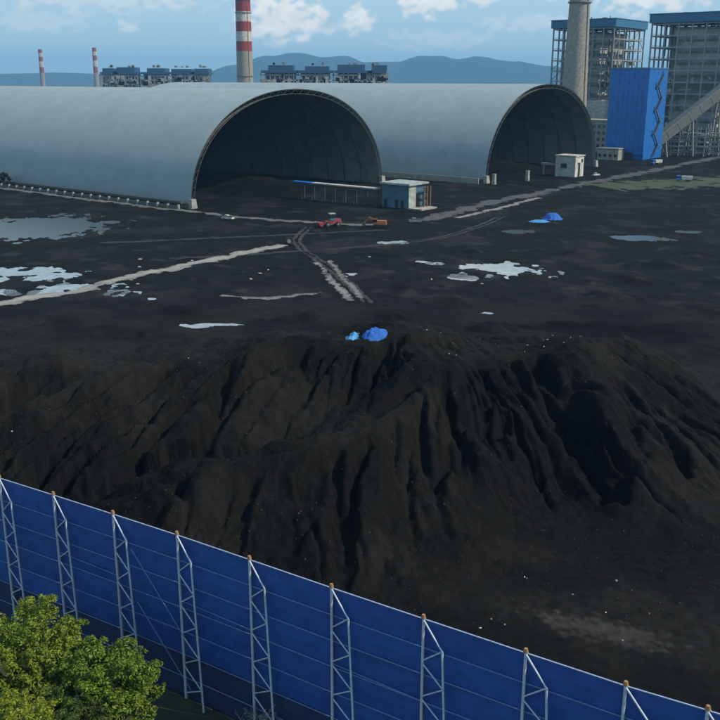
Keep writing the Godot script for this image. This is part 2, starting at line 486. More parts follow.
func coal_tint(x: float, z: float, h: float) -> Color:
	# dry brownish dust in patches over fresh black coal
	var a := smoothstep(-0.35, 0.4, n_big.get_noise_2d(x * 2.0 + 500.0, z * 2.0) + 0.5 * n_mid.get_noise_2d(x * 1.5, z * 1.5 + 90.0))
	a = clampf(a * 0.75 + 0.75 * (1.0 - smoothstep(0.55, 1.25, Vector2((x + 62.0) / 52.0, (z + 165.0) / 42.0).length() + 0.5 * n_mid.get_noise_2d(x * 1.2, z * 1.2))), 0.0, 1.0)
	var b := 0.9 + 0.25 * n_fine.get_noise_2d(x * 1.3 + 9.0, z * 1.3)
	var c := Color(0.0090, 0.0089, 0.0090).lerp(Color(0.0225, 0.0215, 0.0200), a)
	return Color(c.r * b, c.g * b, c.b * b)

func yard_tint(x: float, z: float, h: float) -> Color:
	var a := smoothstep(0.0, 0.5, n_mid.get_noise_2d(x * 0.7 + 40.0, z * 0.5) + 0.4 * n_edge.get_noise_2d(x * 0.5, z * 0.5))
	var c := Color(0.0095, 0.010, 0.011).lerp(Color(0.022, 0.022, 0.022), a)
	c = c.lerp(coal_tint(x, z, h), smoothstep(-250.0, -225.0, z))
	var s := smoothstep(0.30, 0.7, n_edge.get_noise_2d(x * 0.5 + 700.0, z * 0.5) + 0.5 * n_fine.get_noise_2d(x * 0.25, z * 0.25))
	c = c.lerp(Color(0.045, 0.045, 0.045), s * 0.6 * (1.0 - smoothstep(-245.0, -230.0, z)))
	var k := Vector2((x - 54.0) / 24.0, (z + 209.0) / 12.0).length() + 0.5 * n_mid.get_noise_2d(x * 1.4, z * 1.4)
	c = c.lerp(Color(0.0045, 0.0045, 0.005), 0.85 * (1.0 - smoothstep(0.75, 0.95, k)))  # near-black patch: shade of the hollow painted into the floor colour
	# pale wind-blown debris patch lying on the black floor by the fence
	var u := Vector2((x - 25.5) / 8.0, (z + 87.0 - (x - 25.5) * 0.35) / 3.0).length() + 0.7 * n_fine.get_noise_2d(x * 2.0, z * 2.0) + 0.4 * n_edge.get_noise_2d(x * 3.0, z * 3.0)
	return c.lerp(Color(0.055, 0.053, 0.051), 0.8 * (1.0 - smoothstep(0.3, 1.0, u)))

func make_ground():
	var far := MB.new()
	far.quad(Vector3(-10000, -0.9, -15500), Vector3(10000, -0.9, -15500), Vector3(10000, -0.9, 2000), Vector3(-10000, -0.9, 2000))
	structure("ground", far.done(), M.dirt)
	var rows := PackedFloat32Array()
	var z := -36.0
	while z > -1000.0:
		rows.append(z)
		z *= 1.0045
	structure("coal_yard_floor", grid_mesh(func(zz, t): return (t * 2.0 - 1.0) * (-zz * 0.52 + 26.0), rows, 400, yard_h, yard_tint), M.yard)
	# rough ground outside the fence
	var near := MB.new()
	var F := [Vector3(-70, 0, -108.0), Vector3(-42.3, 0, -91.2), Vector3(-29.0, 0, -83.0), Vector3(-15.7, 0, -74.8), Vector3(-2.0, 0, -65.9), Vector3(11.7, 0, -57.2), Vector3(22.1, 0, -51.0), Vector3(60, 0, -28.0)]
	for i in F.size() - 1:
		for j in 24:
			var q := []
			for c in [[i, j], [i + 1, j], [i + 1, j + 1], [i, j + 1]]:
				var p: Vector3 = F[c[0]] + Vector3(0, 0, c[1] * c[1] * 0.16)
				p.y = 0.42 + 0.25 * n_mid.get_noise_2d(p.x * 3.0, p.z * 3.0)
				q.append(p)
			near.quad(q[0], q[1], q[2], q[3])
	structure("ground", near.done(), M.verge)
	# heap
	rows = PackedFloat32Array()
	z = -80.0
	while z > -250.0:
		rows.append(z)
		z -= 0.29 if z > -150.0 else 0.7
	var heap := MeshInstance3D.new()
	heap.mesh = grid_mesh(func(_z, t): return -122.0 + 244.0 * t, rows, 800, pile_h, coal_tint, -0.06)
	heap.material_override = M.coal
	heap.name = numbered("coal_heap")
	heap.set_meta("label", "long gullied heap of black coal behind the blue windbreak fence")
	heap.set_meta("category", "coal heap")
	add_child(heap)
	var lump := MB.new()
	lump.blob(Vector3(0, 0.1, 0), Vector3(0.5, 0.38, 0.42), 5, 0.9, 6)
	var mm := MultiMesh.new()
	mm.transform_format = MultiMesh.TRANSFORM_3D
	mm.use_colors = true
	mm.mesh = lump.done()
	var count := 14000
	mm.instance_count = count
	rng.seed = 1212
	for k in count:
		var x := rng.randf_range(-75, 75); var zz := rng.randf_range(-160, -88)
		var y := pile_h(x, zz)
		if y < 0.1: y = yard_h(x, zz)
		var sc := 0.06 + 0.26 * pow(rng.randf(), 8.0)
		mm.set_instance_transform(k, Transform3D(Basis(Vector3.UP, rng.randf() * TAU).scaled(Vector3.ONE * sc), Vector3(x, y, zz)))
		var g := rng.randf_range(0.004, 0.010)
		mm.set_instance_color(k, Color(g, g * 0.97, g * 0.92))
	var lumps := MultiMeshInstance3D.new()
	lumps.multimesh = mm
	lumps.material_override = M.lump
	lumps.name = "coal_lumps"
	lumps.set_meta("kind", "stuff")
	heap.add_child(lumps, true)

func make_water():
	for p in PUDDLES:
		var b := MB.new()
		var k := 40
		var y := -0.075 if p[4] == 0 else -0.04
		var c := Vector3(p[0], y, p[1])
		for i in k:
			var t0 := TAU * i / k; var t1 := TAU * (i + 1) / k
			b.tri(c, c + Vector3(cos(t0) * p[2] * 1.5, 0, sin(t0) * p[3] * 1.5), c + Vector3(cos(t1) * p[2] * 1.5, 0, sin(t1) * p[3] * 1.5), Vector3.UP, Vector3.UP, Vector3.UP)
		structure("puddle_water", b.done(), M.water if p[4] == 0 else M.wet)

func ribbon(called: String, pts: Array, width: float, tone: Color, lift := 0.10, wear := 0.5):
	# a worn strip: broken edges, and streaks of coal dust running along it
	var cv := Curve3D.new()
	for i in pts.size():
		var p: Vector2 = pts[i]
		var a: Vector2 = pts[maxi(i - 1, 0)]; var b: Vector2 = pts[mini(i + 1, pts.size() - 1)]
		var t := (b - a) / 6.0
		cv.add_point(Vector3(p.x, 0, p.y), Vector3(-t.x, 0, -t.y), Vector3(t.x, 0, t.y))
	var L := cv.get_baked_length()
	var n := int(L / 0.9)
	var across := clampi(int(width / 0.35), 6, 60)
	var b := MB.new()
	var prev := []; var prevc := []
	var coal := Color(0.014, 0.014, 0.014)
	var fq := clampf(6.0 / width, 0.6, 3.0)
	for i in n + 1:
		var l := L * i / n
		var c := cv.sample_baked(l)
		var d := cv.sample_baked(minf(l + 1.0, L)) - cv.sample_baked(maxf(l - 1.0, 0.0))
		var s := Vector3(-d.z, 0, d.x).normalized()
		var wob := 1.5 * n_edge.get_noise_2d(c.x * 0.5, c.z * 0.5) * minf(width * 0.2, 1.0)
		var row := []; var rowc := []
		for j in across + 1:
			var t := (float(j) / across) * 2.0 - 1.0
			var q := c + s * (width * 0.62 * t + wob)
			q.y = maxf(yard_h(q.x, q.z), -0.04) + lift * (1.0 - 0.5 * t * t)
			row.append(q)
			var streak := n_edge.get_noise_2d(t * width * 5.0 + 40.0, l * 0.35) + 0.7 * n_edge.get_noise_2d(q.x * 3.0, q.z * 3.0)
			var edge := absf(t) - 0.66 + 0.75 * n_edge.get_noise_2d(q.x * 1.4 * fq + 11.0, q.z * 1.0 * fq) + 0.45 * n_fine.get_noise_2d(q.x * 1.1, q.z * 1.1)
			edge += wear * 0.9 * maxf(0.0, n_mid.get_noise_2d(c.x * 1.2 + 300.0, c.z * 1.2))
			rowc.append([edge, tone.lerp(coal, clampf(wear * smoothstep(-0.1, 0.55, streak) * 0.9 + 0.5 * smoothstep(-0.25, 0.1, edge), 0.0, 0.95))])
		if i > 0:
			for j in across:
				if prevc[j][0] + rowc[j][0] + prevc[j + 1][0] + rowc[j + 1][0] > 0.4: continue
				b.col = prevc[j][1].lerp(rowc[j + 1][1], 0.5)
				b.quad(prev[j], prev[j + 1], row[j + 1], row[j])
		prev = row; prevc = rowc
	structure(called, b.done(), M.track)

func make_tracks():
	var chalk := Color(0.36, 0.36, 0.335); var grey := Color(0.13, 0.13, 0.125); var mud := Color(0.030, 0.030, 0.029)
	ribbon("gravel_track", [Vector2(-110, -214), Vector2(-96.4, -228.6), Vector2(-86, -241.9), Vector2(-76.7, -250.4), Vector2(-70.6, -263.5), Vector2(-59.7, -279.6), Vector2(-43.5, -302.8), Vector2(-27, -327)], 6.0, chalk, 0.12, 0.45)
	ribbon("gravel_track", [Vector2(-13.5, -294), Vector2(-7.9, -266), Vector2(-2.1, -240)], 2.4, chalk * 0.7, 0.10, 0.9)
	ribbon("gravel_track", [Vector2(-9.8, -297), Vector2(-4.3, -268), Vector2(0.7, -243)], 2.0, chalk * 0.6, 0.10, 1.0)
	ribbon("gravel_track", [Vector2(-37, -245.5), Vector2(-23.5, -243), Vector2(-10.2, -250.4)], 3.0, chalk * 0.6, 0.10, 1.0)
	ribbon("road", [Vector2(27, -385.3), Vector2(55.9, -440), Vector2(91.3, -486.3), Vector2(133.6, -545), Vector2(205, -640), Vector2(300, -770)], 10.0, grey * 0.7, 0.12, 1.0)
	ribbon("road", [Vector2(40, -395), Vector2(64.2, -430), Vector2(86.5, -466)], 4.0, chalk * 0.8, 0.16, 0.5)
	ribbon("road", [Vector2(-200, -512), Vector2(-120, -448), Vector2(-69.5, -410), Vector2(-45.7, -393), Vector2(-12, -378), Vector2(10, -374)], 5.5, grey * 1.3, 0.14, 0.9)
	# wheel ruts crossing the churned middle of the yard
	for q in [[Vector2(-60, -300), Vector2(-10, -318), Vector2(30, -345), Vector2(60, -400)], [Vector2(2, -238), Vector2(-8, -280), Vector2(-22, -330), Vector2(-20, -368)], [Vector2(-90, -330), Vector2(-40, -345), Vector2(10, -362)]]:
		for side in [-1.1, 1.1]:
			var moved := []
			for p in q: moved.append(p + Vector2(side, side * 0.4))
			ribbon("wheel_rut", moved, 1.4, mud, 0.07, 1.0)
	ribbon("grass_verge", [Vector2(128, -520), Vector2(175, -535), Vector2(235, -560), Vector2(330, -600)], 46.0, Color(0.045, 0.08, 0.022), 0.13, 0.9)

func make_hills():
	var prof := [Vector2(-260, 76), Vector2(-100, 75), Vector2(0, 74), Vector2(60, 73), Vector2(130, 76), Vector2(200, 74), Vector2(235, 66), Vector2(270, 58), Vector2(300, 54), Vector2(328, 58), Vector2(345, 57), Vector2(365, 62), Vector2(395, 61), Vector2(420, 55), Vector2(440, 55), Vector2(455, 58), Vector2(475, 56), Vector2(510, 61), Vector2(545, 66), Vector2(600, 70), Vector2(720, 73), Vector2(980, 76)]
	var D := 13000.0
	var rows := PackedFloat32Array()
	for j in 22: rows.append(-D + 2000.0 - j * 190.0)
	var heightf := func(x: float, z: float) -> float:
		var u := x / D * 950.0 / 0.96 + 360.0
		var hpx := 3.0
		for i in prof.size() - 1:
			if u >= prof[i].x and u <= prof[i + 1].x:
				var t: float = (u - prof[i].x) / (prof[i + 1].x - prof[i].x)
				hpx = 80.0 - lerpf(prof[i].y, prof[i + 1].y, t * t * (3.0 - 2.0 * t))
		var top := 55.0 + hpx / 950.0 * D * 0.95
		var f := 1.0 - absf(z + D) / 2100.0
		return top * smoothstep(0.0, 1.0, clampf(f, 0.0, 1.0)) * (1.0 + 0.10 * n_big.get_noise_2d(x * 0.04, z * 0.04) + 0.05 * n_mid.get_noise_2d(x * 0.045, z * 0.045)) - 5.0
	structure("hills", grid_mesh(func(_z, t): return lerpf(-9800.0, 9800.0, t), rows, 360, heightf, func(_x, _z, _h): return Color.WHITE), M.hills)

# ---------------------------------------------------------------- storage sheds
func arch_pt(t: float, a: float, h: float) -> Vector2:   # t from 0 (front foot, +z) to PI (rear foot)
	var c := cos(t); var s := sin(t)
	return Vector2(signf(c) * pow(absf(c), 0.94) * a, pow(s, 0.94) * h)

func make_shed(label: String, at: Vector3, a: float, h: float, length: float, seed_: int):
	var o := thing("coal_shed", label, "coal shed", at, TURN)
	rng.seed = seed_
	var strips := 26; var sub := 3
	for k in strips:
		var b := MB.new()
		for q in sub:
			var t0 := PI * (k * sub + q) / (strips * sub); var t1 := PI * (k * sub + q + 1) / (strips * sub)
			var lap := 0.015 * (1.0 - float(q) / sub); var lap1 := 0.015 * (1.0 - float(q + 1) / sub)
			var p0 := arch_pt(t0, a + lap, h + lap); var p1 := arch_pt(t1, a + lap1, h + lap1)
			var m0 := Vector3(0, sin(t0) / h, cos(t0) / a).normalized(); var m1 := Vector3(0, sin(t1) / h, cos(t1) / a).normalized()
			b.squad(Vector3(0.6, p0.y, p0.x), Vector3(-length, p0.y, p0.x), Vector3(-length, p1.y, p1.x), Vector3(0.6, p1.y, p1.x), m0, m0, m1, m1)
		part(o, "roof_sheet", b, M.sheet[rng.randi() % 4])
	# inner lining, three metres inside
	var l := MB.new()
	for k in 60:
		var p0 := arch_pt(PI * k / 60, a - 2.5, h - 2.5); var p1 := arch_pt(PI * (k + 1) / 60, a - 2.5, h - 2.5)
		l.quad(Vector3(-1.0, p0.y, p0.x), Vector3(-1.0, p1.y, p1.x), Vector3(-length, p1.y, p1.x), Vector3(-length, p0.y, p0.x))
	part(o, "inner_lining", l, M.lining)
	var w := MB.new()
	for k in 60:
		var p0 := arch_pt(PI * k / 60, a, h); var p1 := arch_pt(PI * (k + 1) / 60, a, h)
		w.quad(Vector3(-length, 0, p0.x), Vector3(-length, p0.y, p0.x), Vector3(-length, p1.y, p1.x), Vector3(-length, 0, p1.x))
	part(o, "end_wall", w, M.sheet[1])
	# space frame showing at the mouth: outer and inner chord, struts between
	var n := 44
	for ring in 2:
		var c := MB.new()
		for k in n:
			var r: float = [0.25, 2.3][ring]
			var p0 := arch_pt(PI * k / n, a - r, h - r); var p1 := arch_pt(PI * (k + 1) / n, a - r, h - r)
			c.tube(Vector3(0.3, p0.y, p0.x), Vector3(0.3, p1.y, p1.x), 0.17, 0.17, 6, false)
		part(o, ["outer_chord", "inner_chord"][ring], c, M.steel_dark)
	for k in n:
		var s := MB.new()
		var p0 := arch_pt(PI * k / n, a - 0.3, h - 0.3)
		var p1 := arch_pt(PI * (k + (0.5)) / n, a - 2.3, h - 2.3)
		var p2 := arch_pt(PI * (k + 1) / n, a - 0.3, h - 0.3)
		s.tube(Vector3(0.3, p0.y, p0.x), Vector3(0.3, p1.y, p1.x), 0.09, 0.09, 5, false)
		s.tube(Vector3(0.3, p1.y, p1.x), Vector3(0.3, p2.y, p2.x), 0.09, 0.09, 5, false)
		part(o, "strut", s, M.steel_dark)
	# ribs on the lining
	for j in range(1, 9):
		var c := MB.new()
		for k in n:
			var p0 := arch_pt(PI * k / n, a - 2.8, h - 2.8); var p1 := arch_pt(PI * (k + 1) / n, a - 2.8, h - 2.8)
			c.tube(Vector3(-j * 12.0, p0.y, p0.x), Vector3(-j * 12.0, p1.y, p1.x), 0.3, 0.3, 4, false)
		part(o, "rib", c, M.steel_dark)
	# foot walls
	for s in [1, -1]:
		var f := MB.new()
		f.box(Vector3(-length / 2, 0, s * (a + 0.8)), Vector3(length, 2.2, 1.2))
		part(o, "foot_wall", f, M.casing_dark)
	for s in [1, -1]:
		var f := MB.new()
		f.taper(Vector3(0.8, 0, s * (a - 0.6)), Vector3(3.0, 4.2, 3.4), Vector2(2.2, 2.6))
		part(o, "corner_plinth", f, M.concrete_pale)

func make_shed_extras():
	# low parapet wall with pale piers along the near foot of the first shed
	var start := Vector3(-32, 0, -478.6) + FRONT * 75.0
	var o := thing("parapet_wall", "low dark wall with pale concrete piers along the foot of the near shed", "wall", start, TURN)
	for k in 30:
		var b := MB.new()
		b.box(Vector3(-2.0 - k * 7.0 - 3.3, 0, 0), Vector3(6.2, 1.5, 0.5))
		part(o, "wall_panel", b, M.casing_dark)
		var q := MB.new()
		q.box(Vector3(-2.0 - k * 7.0, 0, 0.1), Vector3(0.8, 2.1, 0.9))
		part(o, "pier", q, M.concrete_pale)
	var cv := thing("conveyor", "long dark belt conveyor on trestles beside the near shed wall", "conveyor", start - FRONT * 2.2, TURN)
	var d := MB.new()
	d.box(Vector3(-105, 2.3, 0), Vector3(206, 1.0, 1.6))
	part(cv, "belt_frame", d, M.steel_dark)
	for k in 30:
		var t := MB.new()
		t.beam(Vector3(-3.0 - k * 7.0, 0, -0.7), Vector3(-3.0 - k * 7.0, 2.35, -0.5), 0.25)
		t.beam(Vector3(-3.0 - k * 7.0, 0, 0.7), Vector3(-3.0 - k * 7.0, 2.35, 0.5), 0.25)
		part(cv, "trestle", t, M.steel_dark)
	# tan retaining wall between the sheds
	var s2 := Vector3(112.4, 0, -589.6) + FRONT * 76.0
	var r := thing("retaining_wall", "tan concrete retaining wall along the foot of the farther shed", "wall", s2, TURN)
	for k in 14:
		var b := MB.new()
		b.box(Vector3(-4.0 - k * 8.0, 0, 0), Vector3(7.9, 3.2, 0.6))
		part(r, "wall_panel", b, M.concrete)
	# coal inside both sheds
	var labels := ["dark coal stack on the floor of the near shed", "dark coal stack on the floor of the farther shed"]
	var places := [Vector3(-32, 0, -478.6), Vector3(112.4, 0, -589.6)]
	for k in 2:
		var h := thing("stored_coal", labels[k], "coal heap", places[k], TURN)
		var xs := func(_z, t): return lerpf(-150.0, -14.0, t)
		var rows := PackedFloat32Array()
		for j in 60: rows.append(56.0 - j * 1.9)
		var hf := func(x: float, z: float) -> float:
			return minf(7.0 - absf(z + 8.0) * 0.2, (-14.0 - x) * 0.3) + 1.4 * n_mid.get_noise_2d(x * 1.5, z * 1.5) + 0.4 * n_fine.get_noise_2d(x, z) - 0.4
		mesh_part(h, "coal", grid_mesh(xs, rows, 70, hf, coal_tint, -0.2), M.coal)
	# pale posts by the mouth of the farther shed
	for q in [[Vector3(112.4, 0, -589.6) + FRONT * 73.0 + ALONG * 8.0, "pale concrete post at the front corner of the farther shed mouth"], [Vector3(95.0, 0, -548.0), "pale concrete post standing on the road before the farther shed mouth"]]:
		var p := thing("concrete_post", q[1], "post", q[0], TURN)
		var b := MB.new()
		b.taper(Vector3.ZERO, Vector3(2.0, 5.5, 2.0), Vector2(1.5, 1.5))
		part(p, "shaft", b, M.concrete_pale)
		b = MB.new()
		b.box(Vector3(0, 5.5, 0), Vector3(1.9, 0.4, 1.9))
		part(p, "cap", b, M.concrete_pale)

# ---------------------------------------------------------------- plant
func window_rows(o: Node3D, face_x: float, w: float, y0: float, rows: int, dy: float, cols: int, m: Material):
	for r in rows:
		for c in cols:
			var b := MB.new()
			b.box(Vector3(-w / 2 + w * (c + 0.5) / cols, y0 + r * dy, face_x), Vector3(w / cols * 0.5, dy * 0.45, 0.3))
			part(o, "window", b, m)

func make_boiler(label: String, at: Vector3, w: float, d: float, h: float, seed_: int):
	var o := thing("boiler_house", label, "boiler house", at, TURN, "boiler houses beside the sheds")
	rng.seed = seed_
	var nx := int(w / 10.0); var nz := int(d / 10.0)
	var eave := h - 7.5
	# roof
	var b := MB.new()
	b.box(Vector3(0, eave, 0), Vector3(w + 4, 6.6, d + 4))
	var roof := part(o, "roof", b, M.blue_roof)
	b = MB.new()
	b.box(Vector3(0, eave + 6.6, 0), Vector3(w + 4.8, 0.7, d + 4.8))
	part(roof, "roof_edge", b, M.blue_roof)
	for k in 6:
		b = MB.new()
		var q := Vector3(rng.randf_range(-w * 0.4, w * 0.4), eave + 7.3, rng.randf_range(-d * 0.4, d * 0.4))
		if k % 2 == 0: b.box(q, Vector3(rng.randf_range(2, 5), rng.randf_range(1.2, 3), rng.randf_range(2, 4)))
		else: b.tube(q, q + Vector3(0, rng.randf_range(2, 4.5), 0), 0.5, 0.4, 8)
		part(roof, "roof_vent", b, M.steel)
	# perimeter columns
	var corners := []
	for i in nx + 1:
		for s in [-1, 1]: corners.append(Vector2(-w / 2 + w * i / nx, s * d / 2))
	for j in range(1, nz):
		for s in [-1, 1]: corners.append(Vector2(s * w / 2, -d / 2 + d * j / nz))
	for c in corners:
		b = MB.new()
		b.box(Vector3(c.x, 0, c.y), Vector3(1.1, eave, 1.1))
		part(o, "column", b, M.frame)
	# inner columns
	for i in range(1, nx):
		for j in [0.28, 0.72]:
			b = MB.new()
			b.box(Vector3(-w / 2 + w * i / nx, 0, -d / 2 + d * j), Vector3(1.3, eave, 1.3))
			part(o, "column", b, M.steel)
	# floors: ring beams, a walkway grating and hand rails on each level
	var levels := int(eave / 8.6)
	for k in range(1, levels + 1):
		var y := eave * k / levels - 1.0
		for s in [-1, 1]:
			b = MB.new(); b.beam(Vector3(-w / 2, y, s * d / 2), Vector3(w / 2, y, s * d / 2), 0.7, 1.1)
			part(o, "beam", b, M.frame)
			b = MB.new(); b.beam(Vector3(s * w / 2, y, -d / 2), Vector3(s * w / 2, y, d / 2), 0.7, 1.1)
			part(o, "beam", b, M.frame)
			if k < levels:
				b = MB.new(); b.box(Vector3(0, y + 0.3, s * (d / 2 - 1.6)), Vector3(w - 1, 0.2, 2.6))
				part(o, "walkway", b, M.casing_dark)
				b = MB.new(); b.box(Vector3(s * (w / 2 - 1.6), y + 0.3, 0), Vector3(2.6, 0.2, d - 6.0))
				part(o, "walkway", b, M.casing_dark)
				b = MB.new(); b.beam(Vector3(-w / 2, y + 1.7, s * d / 2), Vector3(w / 2, y + 1.7, s * d / 2), 0.16)
				part(o, "hand_rail", b, M.steel)
				b = MB.new(); b.beam(Vector3(s * w / 2, y + 1.7, -d / 2), Vector3(s * w / 2, y + 1.7, d / 2), 0.16)
				part(o, "hand_rail", b, M.steel)
		# cross braces
		var y0 := eave * (k - 1) / levels
		for i in nx:
			if rng.randf() < 0.34:
				var x0 := -w / 2 + w * i / nx; var x1 := -w / 2 + w * (i + 1) / nx
				b = MB.new()
				if rng.randf() < 0.5: b.beam(Vector3(x0, y0, d / 2), Vector3(x1, y, d / 2), 0.45)
				else: b.beam(Vector3(x1, y0, d / 2), Vector3(x0, y, d / 2), 0.45)
				part(o, "brace", b, M.steel)
		for j in nz:
			if rng.randf() < 0.34:
				var z0 := -d / 2 + d * j / nz; var z1 := -d / 2 + d * (j + 1) / nz
				b = MB.new()
				if rng.randf() < 0.5: b.beam(Vector3(w / 2, y0, z0), Vector3(w / 2, y, z1), 0.45)
				else: b.beam(Vector3(w / 2, y0, z1), Vector3(w / 2, y, z0), 0.45)
				part(o, "brace", b, M.steel)
	# furnace casing hung in the frame, in banded sections with stiffeners
	var cw := w * 0.52; var cd := d * 0.78
	var secs := 9
	for k in secs:
		var y0 := 14.0 + (eave - 18.0) * k / secs
		var hh := (eave - 18.0) / secs
		b = MB.new()
		var inset := rng.randf_range(-0.6, 1.2)
		b.box(Vector3(-w * 0.02, y0, 0), Vector3(cw - inset, hh * 0.86, cd - inset))
		var sec := part(o, "furnace_casing", b, M.casing if rng.randf() < 0.8 else M.steel)
		b = MB.new()
		b.box(Vector3(-w * 0.02, y0 + hh * 0.86, 0), Vector3(cw + 1.6, hh * 0.14, cd + 1.6))
		part(sec, "stiffener", b, M.steel)
	b = MB.new()
	b.taper(Vector3(-w * 0.02, 1.0, 0), Vector3(cw * 0.4, 13.0, cd * 0.5), Vector2(cw, cd))
	part(o, "ash_hopper", b, M.casing_dark)
	# ducts, drums and pipes
	for k in 80:
		b = MB.new()
		var q := Vector3(rng.randf_range(-w * 0.46, w * 0.46), rng.randf_range(2, eave * 0.8), rng.randf_range(0.3, 0.46) * d * (1 if rng.randf() < 0.75 else -1))
		if rng.randf() < 0.4:
			q = Vector3(w * rng.randf_range(0.27, 0.46), q.y, rng.randf_range(-d * 0.45, d * 0.45))
		var kind := rng.randi() % 4
		var r := rng.randf_range(0.4, 1.3)
		if kind == 0: b.tube(q, q + Vector3(0, minf(rng.randf_range(10, 32), eave - q.y), 0), r, r, 8)
		elif kind == 1: b.tube(q, q + Vector3(clampf(rng.randf_range(-18, 18), -w * 0.47 - q.x, w * 0.47 - q.x), 0, 0), r, r, 8)
		elif kind == 2: b.box(q, Vector3(rng.randf_range(3, 6), rng.randf_range(3, 7), rng.randf_range(3, 5)))
		else: b.beam(q, q + Vector3(clampf(rng.randf_range(-12, 12), -w * 0.47 - q.x, w * 0.47 - q.x), minf(9.0, eave - q.y), 0), r * 1.4)
		part(o, ["riser_pipe", "header_pipe", "equipment_box", "duct"][kind], b, [M.steel, M.casing_dark, M.casing, M.casing][rng.randi() % 4])
	# coal bunker bay at the lower rear
	b = MB.new()
	b.box(Vector3(-w * 0.3, 0, -d * 0.3), Vector3(w * 0.3, eave * 0.55, d * 0.3))
	part(o, "bunker", b, M.casing_dark)

func make_far_boiler(label: String, at: Vector3, w: float, h: float, roof_w: float, seed_: int, group: String):
	var o := thing("distant_boiler_house", label, "boiler house", at, 0.0, group)
	rng.seed = seed_
	var b := MB.new()
	b.box(Vector3(0, 0, 0), Vector3(w * 0.8, h * 0.86, 40))
	part(o, "furnace_casing", b, M.casing_dark)
	for k in 9:
		b = MB.new()
		b.box(Vector3(-w / 2 + w * k / 8.0, 0, 24), Vector3(1.4, h * 0.84, 1.4))
		part(o, "column", b, M.frame)
	for k in 6:
		b = MB.new()
		b.beam(Vector3(-w / 2, h * (0.3 + 0.1 * k), 24), Vector3(w / 2, h * (0.3 + 0.1 * k), 24), 1.4, 1.6)
		part(o, "beam", b, M.casing)
	for k in 16:
		b = MB.new()
		b.box(Vector3(rng.randf_range(-w * 0.45, w * 0.45), h * rng.randf_range(0.45, 0.75), 21), Vector3(rng.randf_range(3, 12), rng.randf_range(3, 12), 8))
		part(o, "equipment_box", b, [M.casing, M.concrete, M.casing_dark][k % 3])
	b = MB.new()
	b.box(Vector3(0, h * 0.84, 0), Vector3(w * 0.98, h * 0.05, 52))
	part(o, "lower_roof", b, M.navy_roof)
	b = MB.new()
	b.box(Vector3(rng.randf_range(-4, 4), h * 0.89, 0), Vector3(roof_w, h * rng.randf_range(0.06, 0.12), 46))
	var roof := part(o, "roof", b, M.navy_roof)
	for k in 3:
		b = MB.new()
		b.box(Vector3(rng.randf_range(-roof_w * 0.4, roof_w * 0.4), h, 0), Vector3(4, rng.randf_range(2, 5), 8))
		part(roof, "roof_vent", b, M.steel)

func make_chimney(label: String, at: Vector3, bands: Array, r0: float, r1: float, h: float, rings: Array, group := ""):
	var o := thing("chimney", label, "chimney", at, 0.0, group)
	var y := 0.0
	for k in bands.size():
		var y1: float = bands[k][0]
		var b := MB.new()
		b.tube(Vector3(0, y, 0), Vector3(0, y1, 0), lerpf(r0, r1, y / h), lerpf(r0, r1, y1 / h), 36, k == bands.size() - 1)
		part(o, ["shaft", "red_band", "white_band", "top_rim"][bands[k][1]], b, [M.concrete, M.stripe_red, M.stripe_white, M.soot][bands[k][1]])
		y = y1
	for q in rings:
		var b := MB.new()
		var r := lerpf(r0, r1, q / h)
		b.tube(Vector3(0, q, 0), Vector3(0, q + 0.7, 0), r + 1.3, r + 1.3, 32)
		var ring := part(o, "platform", b, M.steel)
		b = MB.new()
		for k in 24:
			var t0 := TAU * k / 24; var t1 := TAU * (k + 1) / 24
			var e0 := Vector3(cos(t0), 0, sin(t0)) * (r + 1.2); var e1 := Vector3(cos(t1), 0, sin(t1)) * (r + 1.2)
			b.beam(e0 + Vector3(0, q + 1.8, 0), e1 + Vector3(0, q + 1.8, 0), 0.12)
			b.beam(e0 + Vector3(0, q + 0.7, 0), e0 + Vector3(0, q + 1.8, 0), 0.12)
		part(ring, "hand_rail", b, M.steel)
	var l := MB.new()
	var top := h * 0.97
	l.beam(Vector3(r0 * 0.62 + 0.2, 0, r0 * 0.8 + 0.2), Vector3(lerpf(r0, r1, 0.97) * 0.62 + 0.2, top, lerpf(r0, r1, 0.97) * 0.8 + 0.2), 0.6)
	part(o, "ladder", l, M.steel)

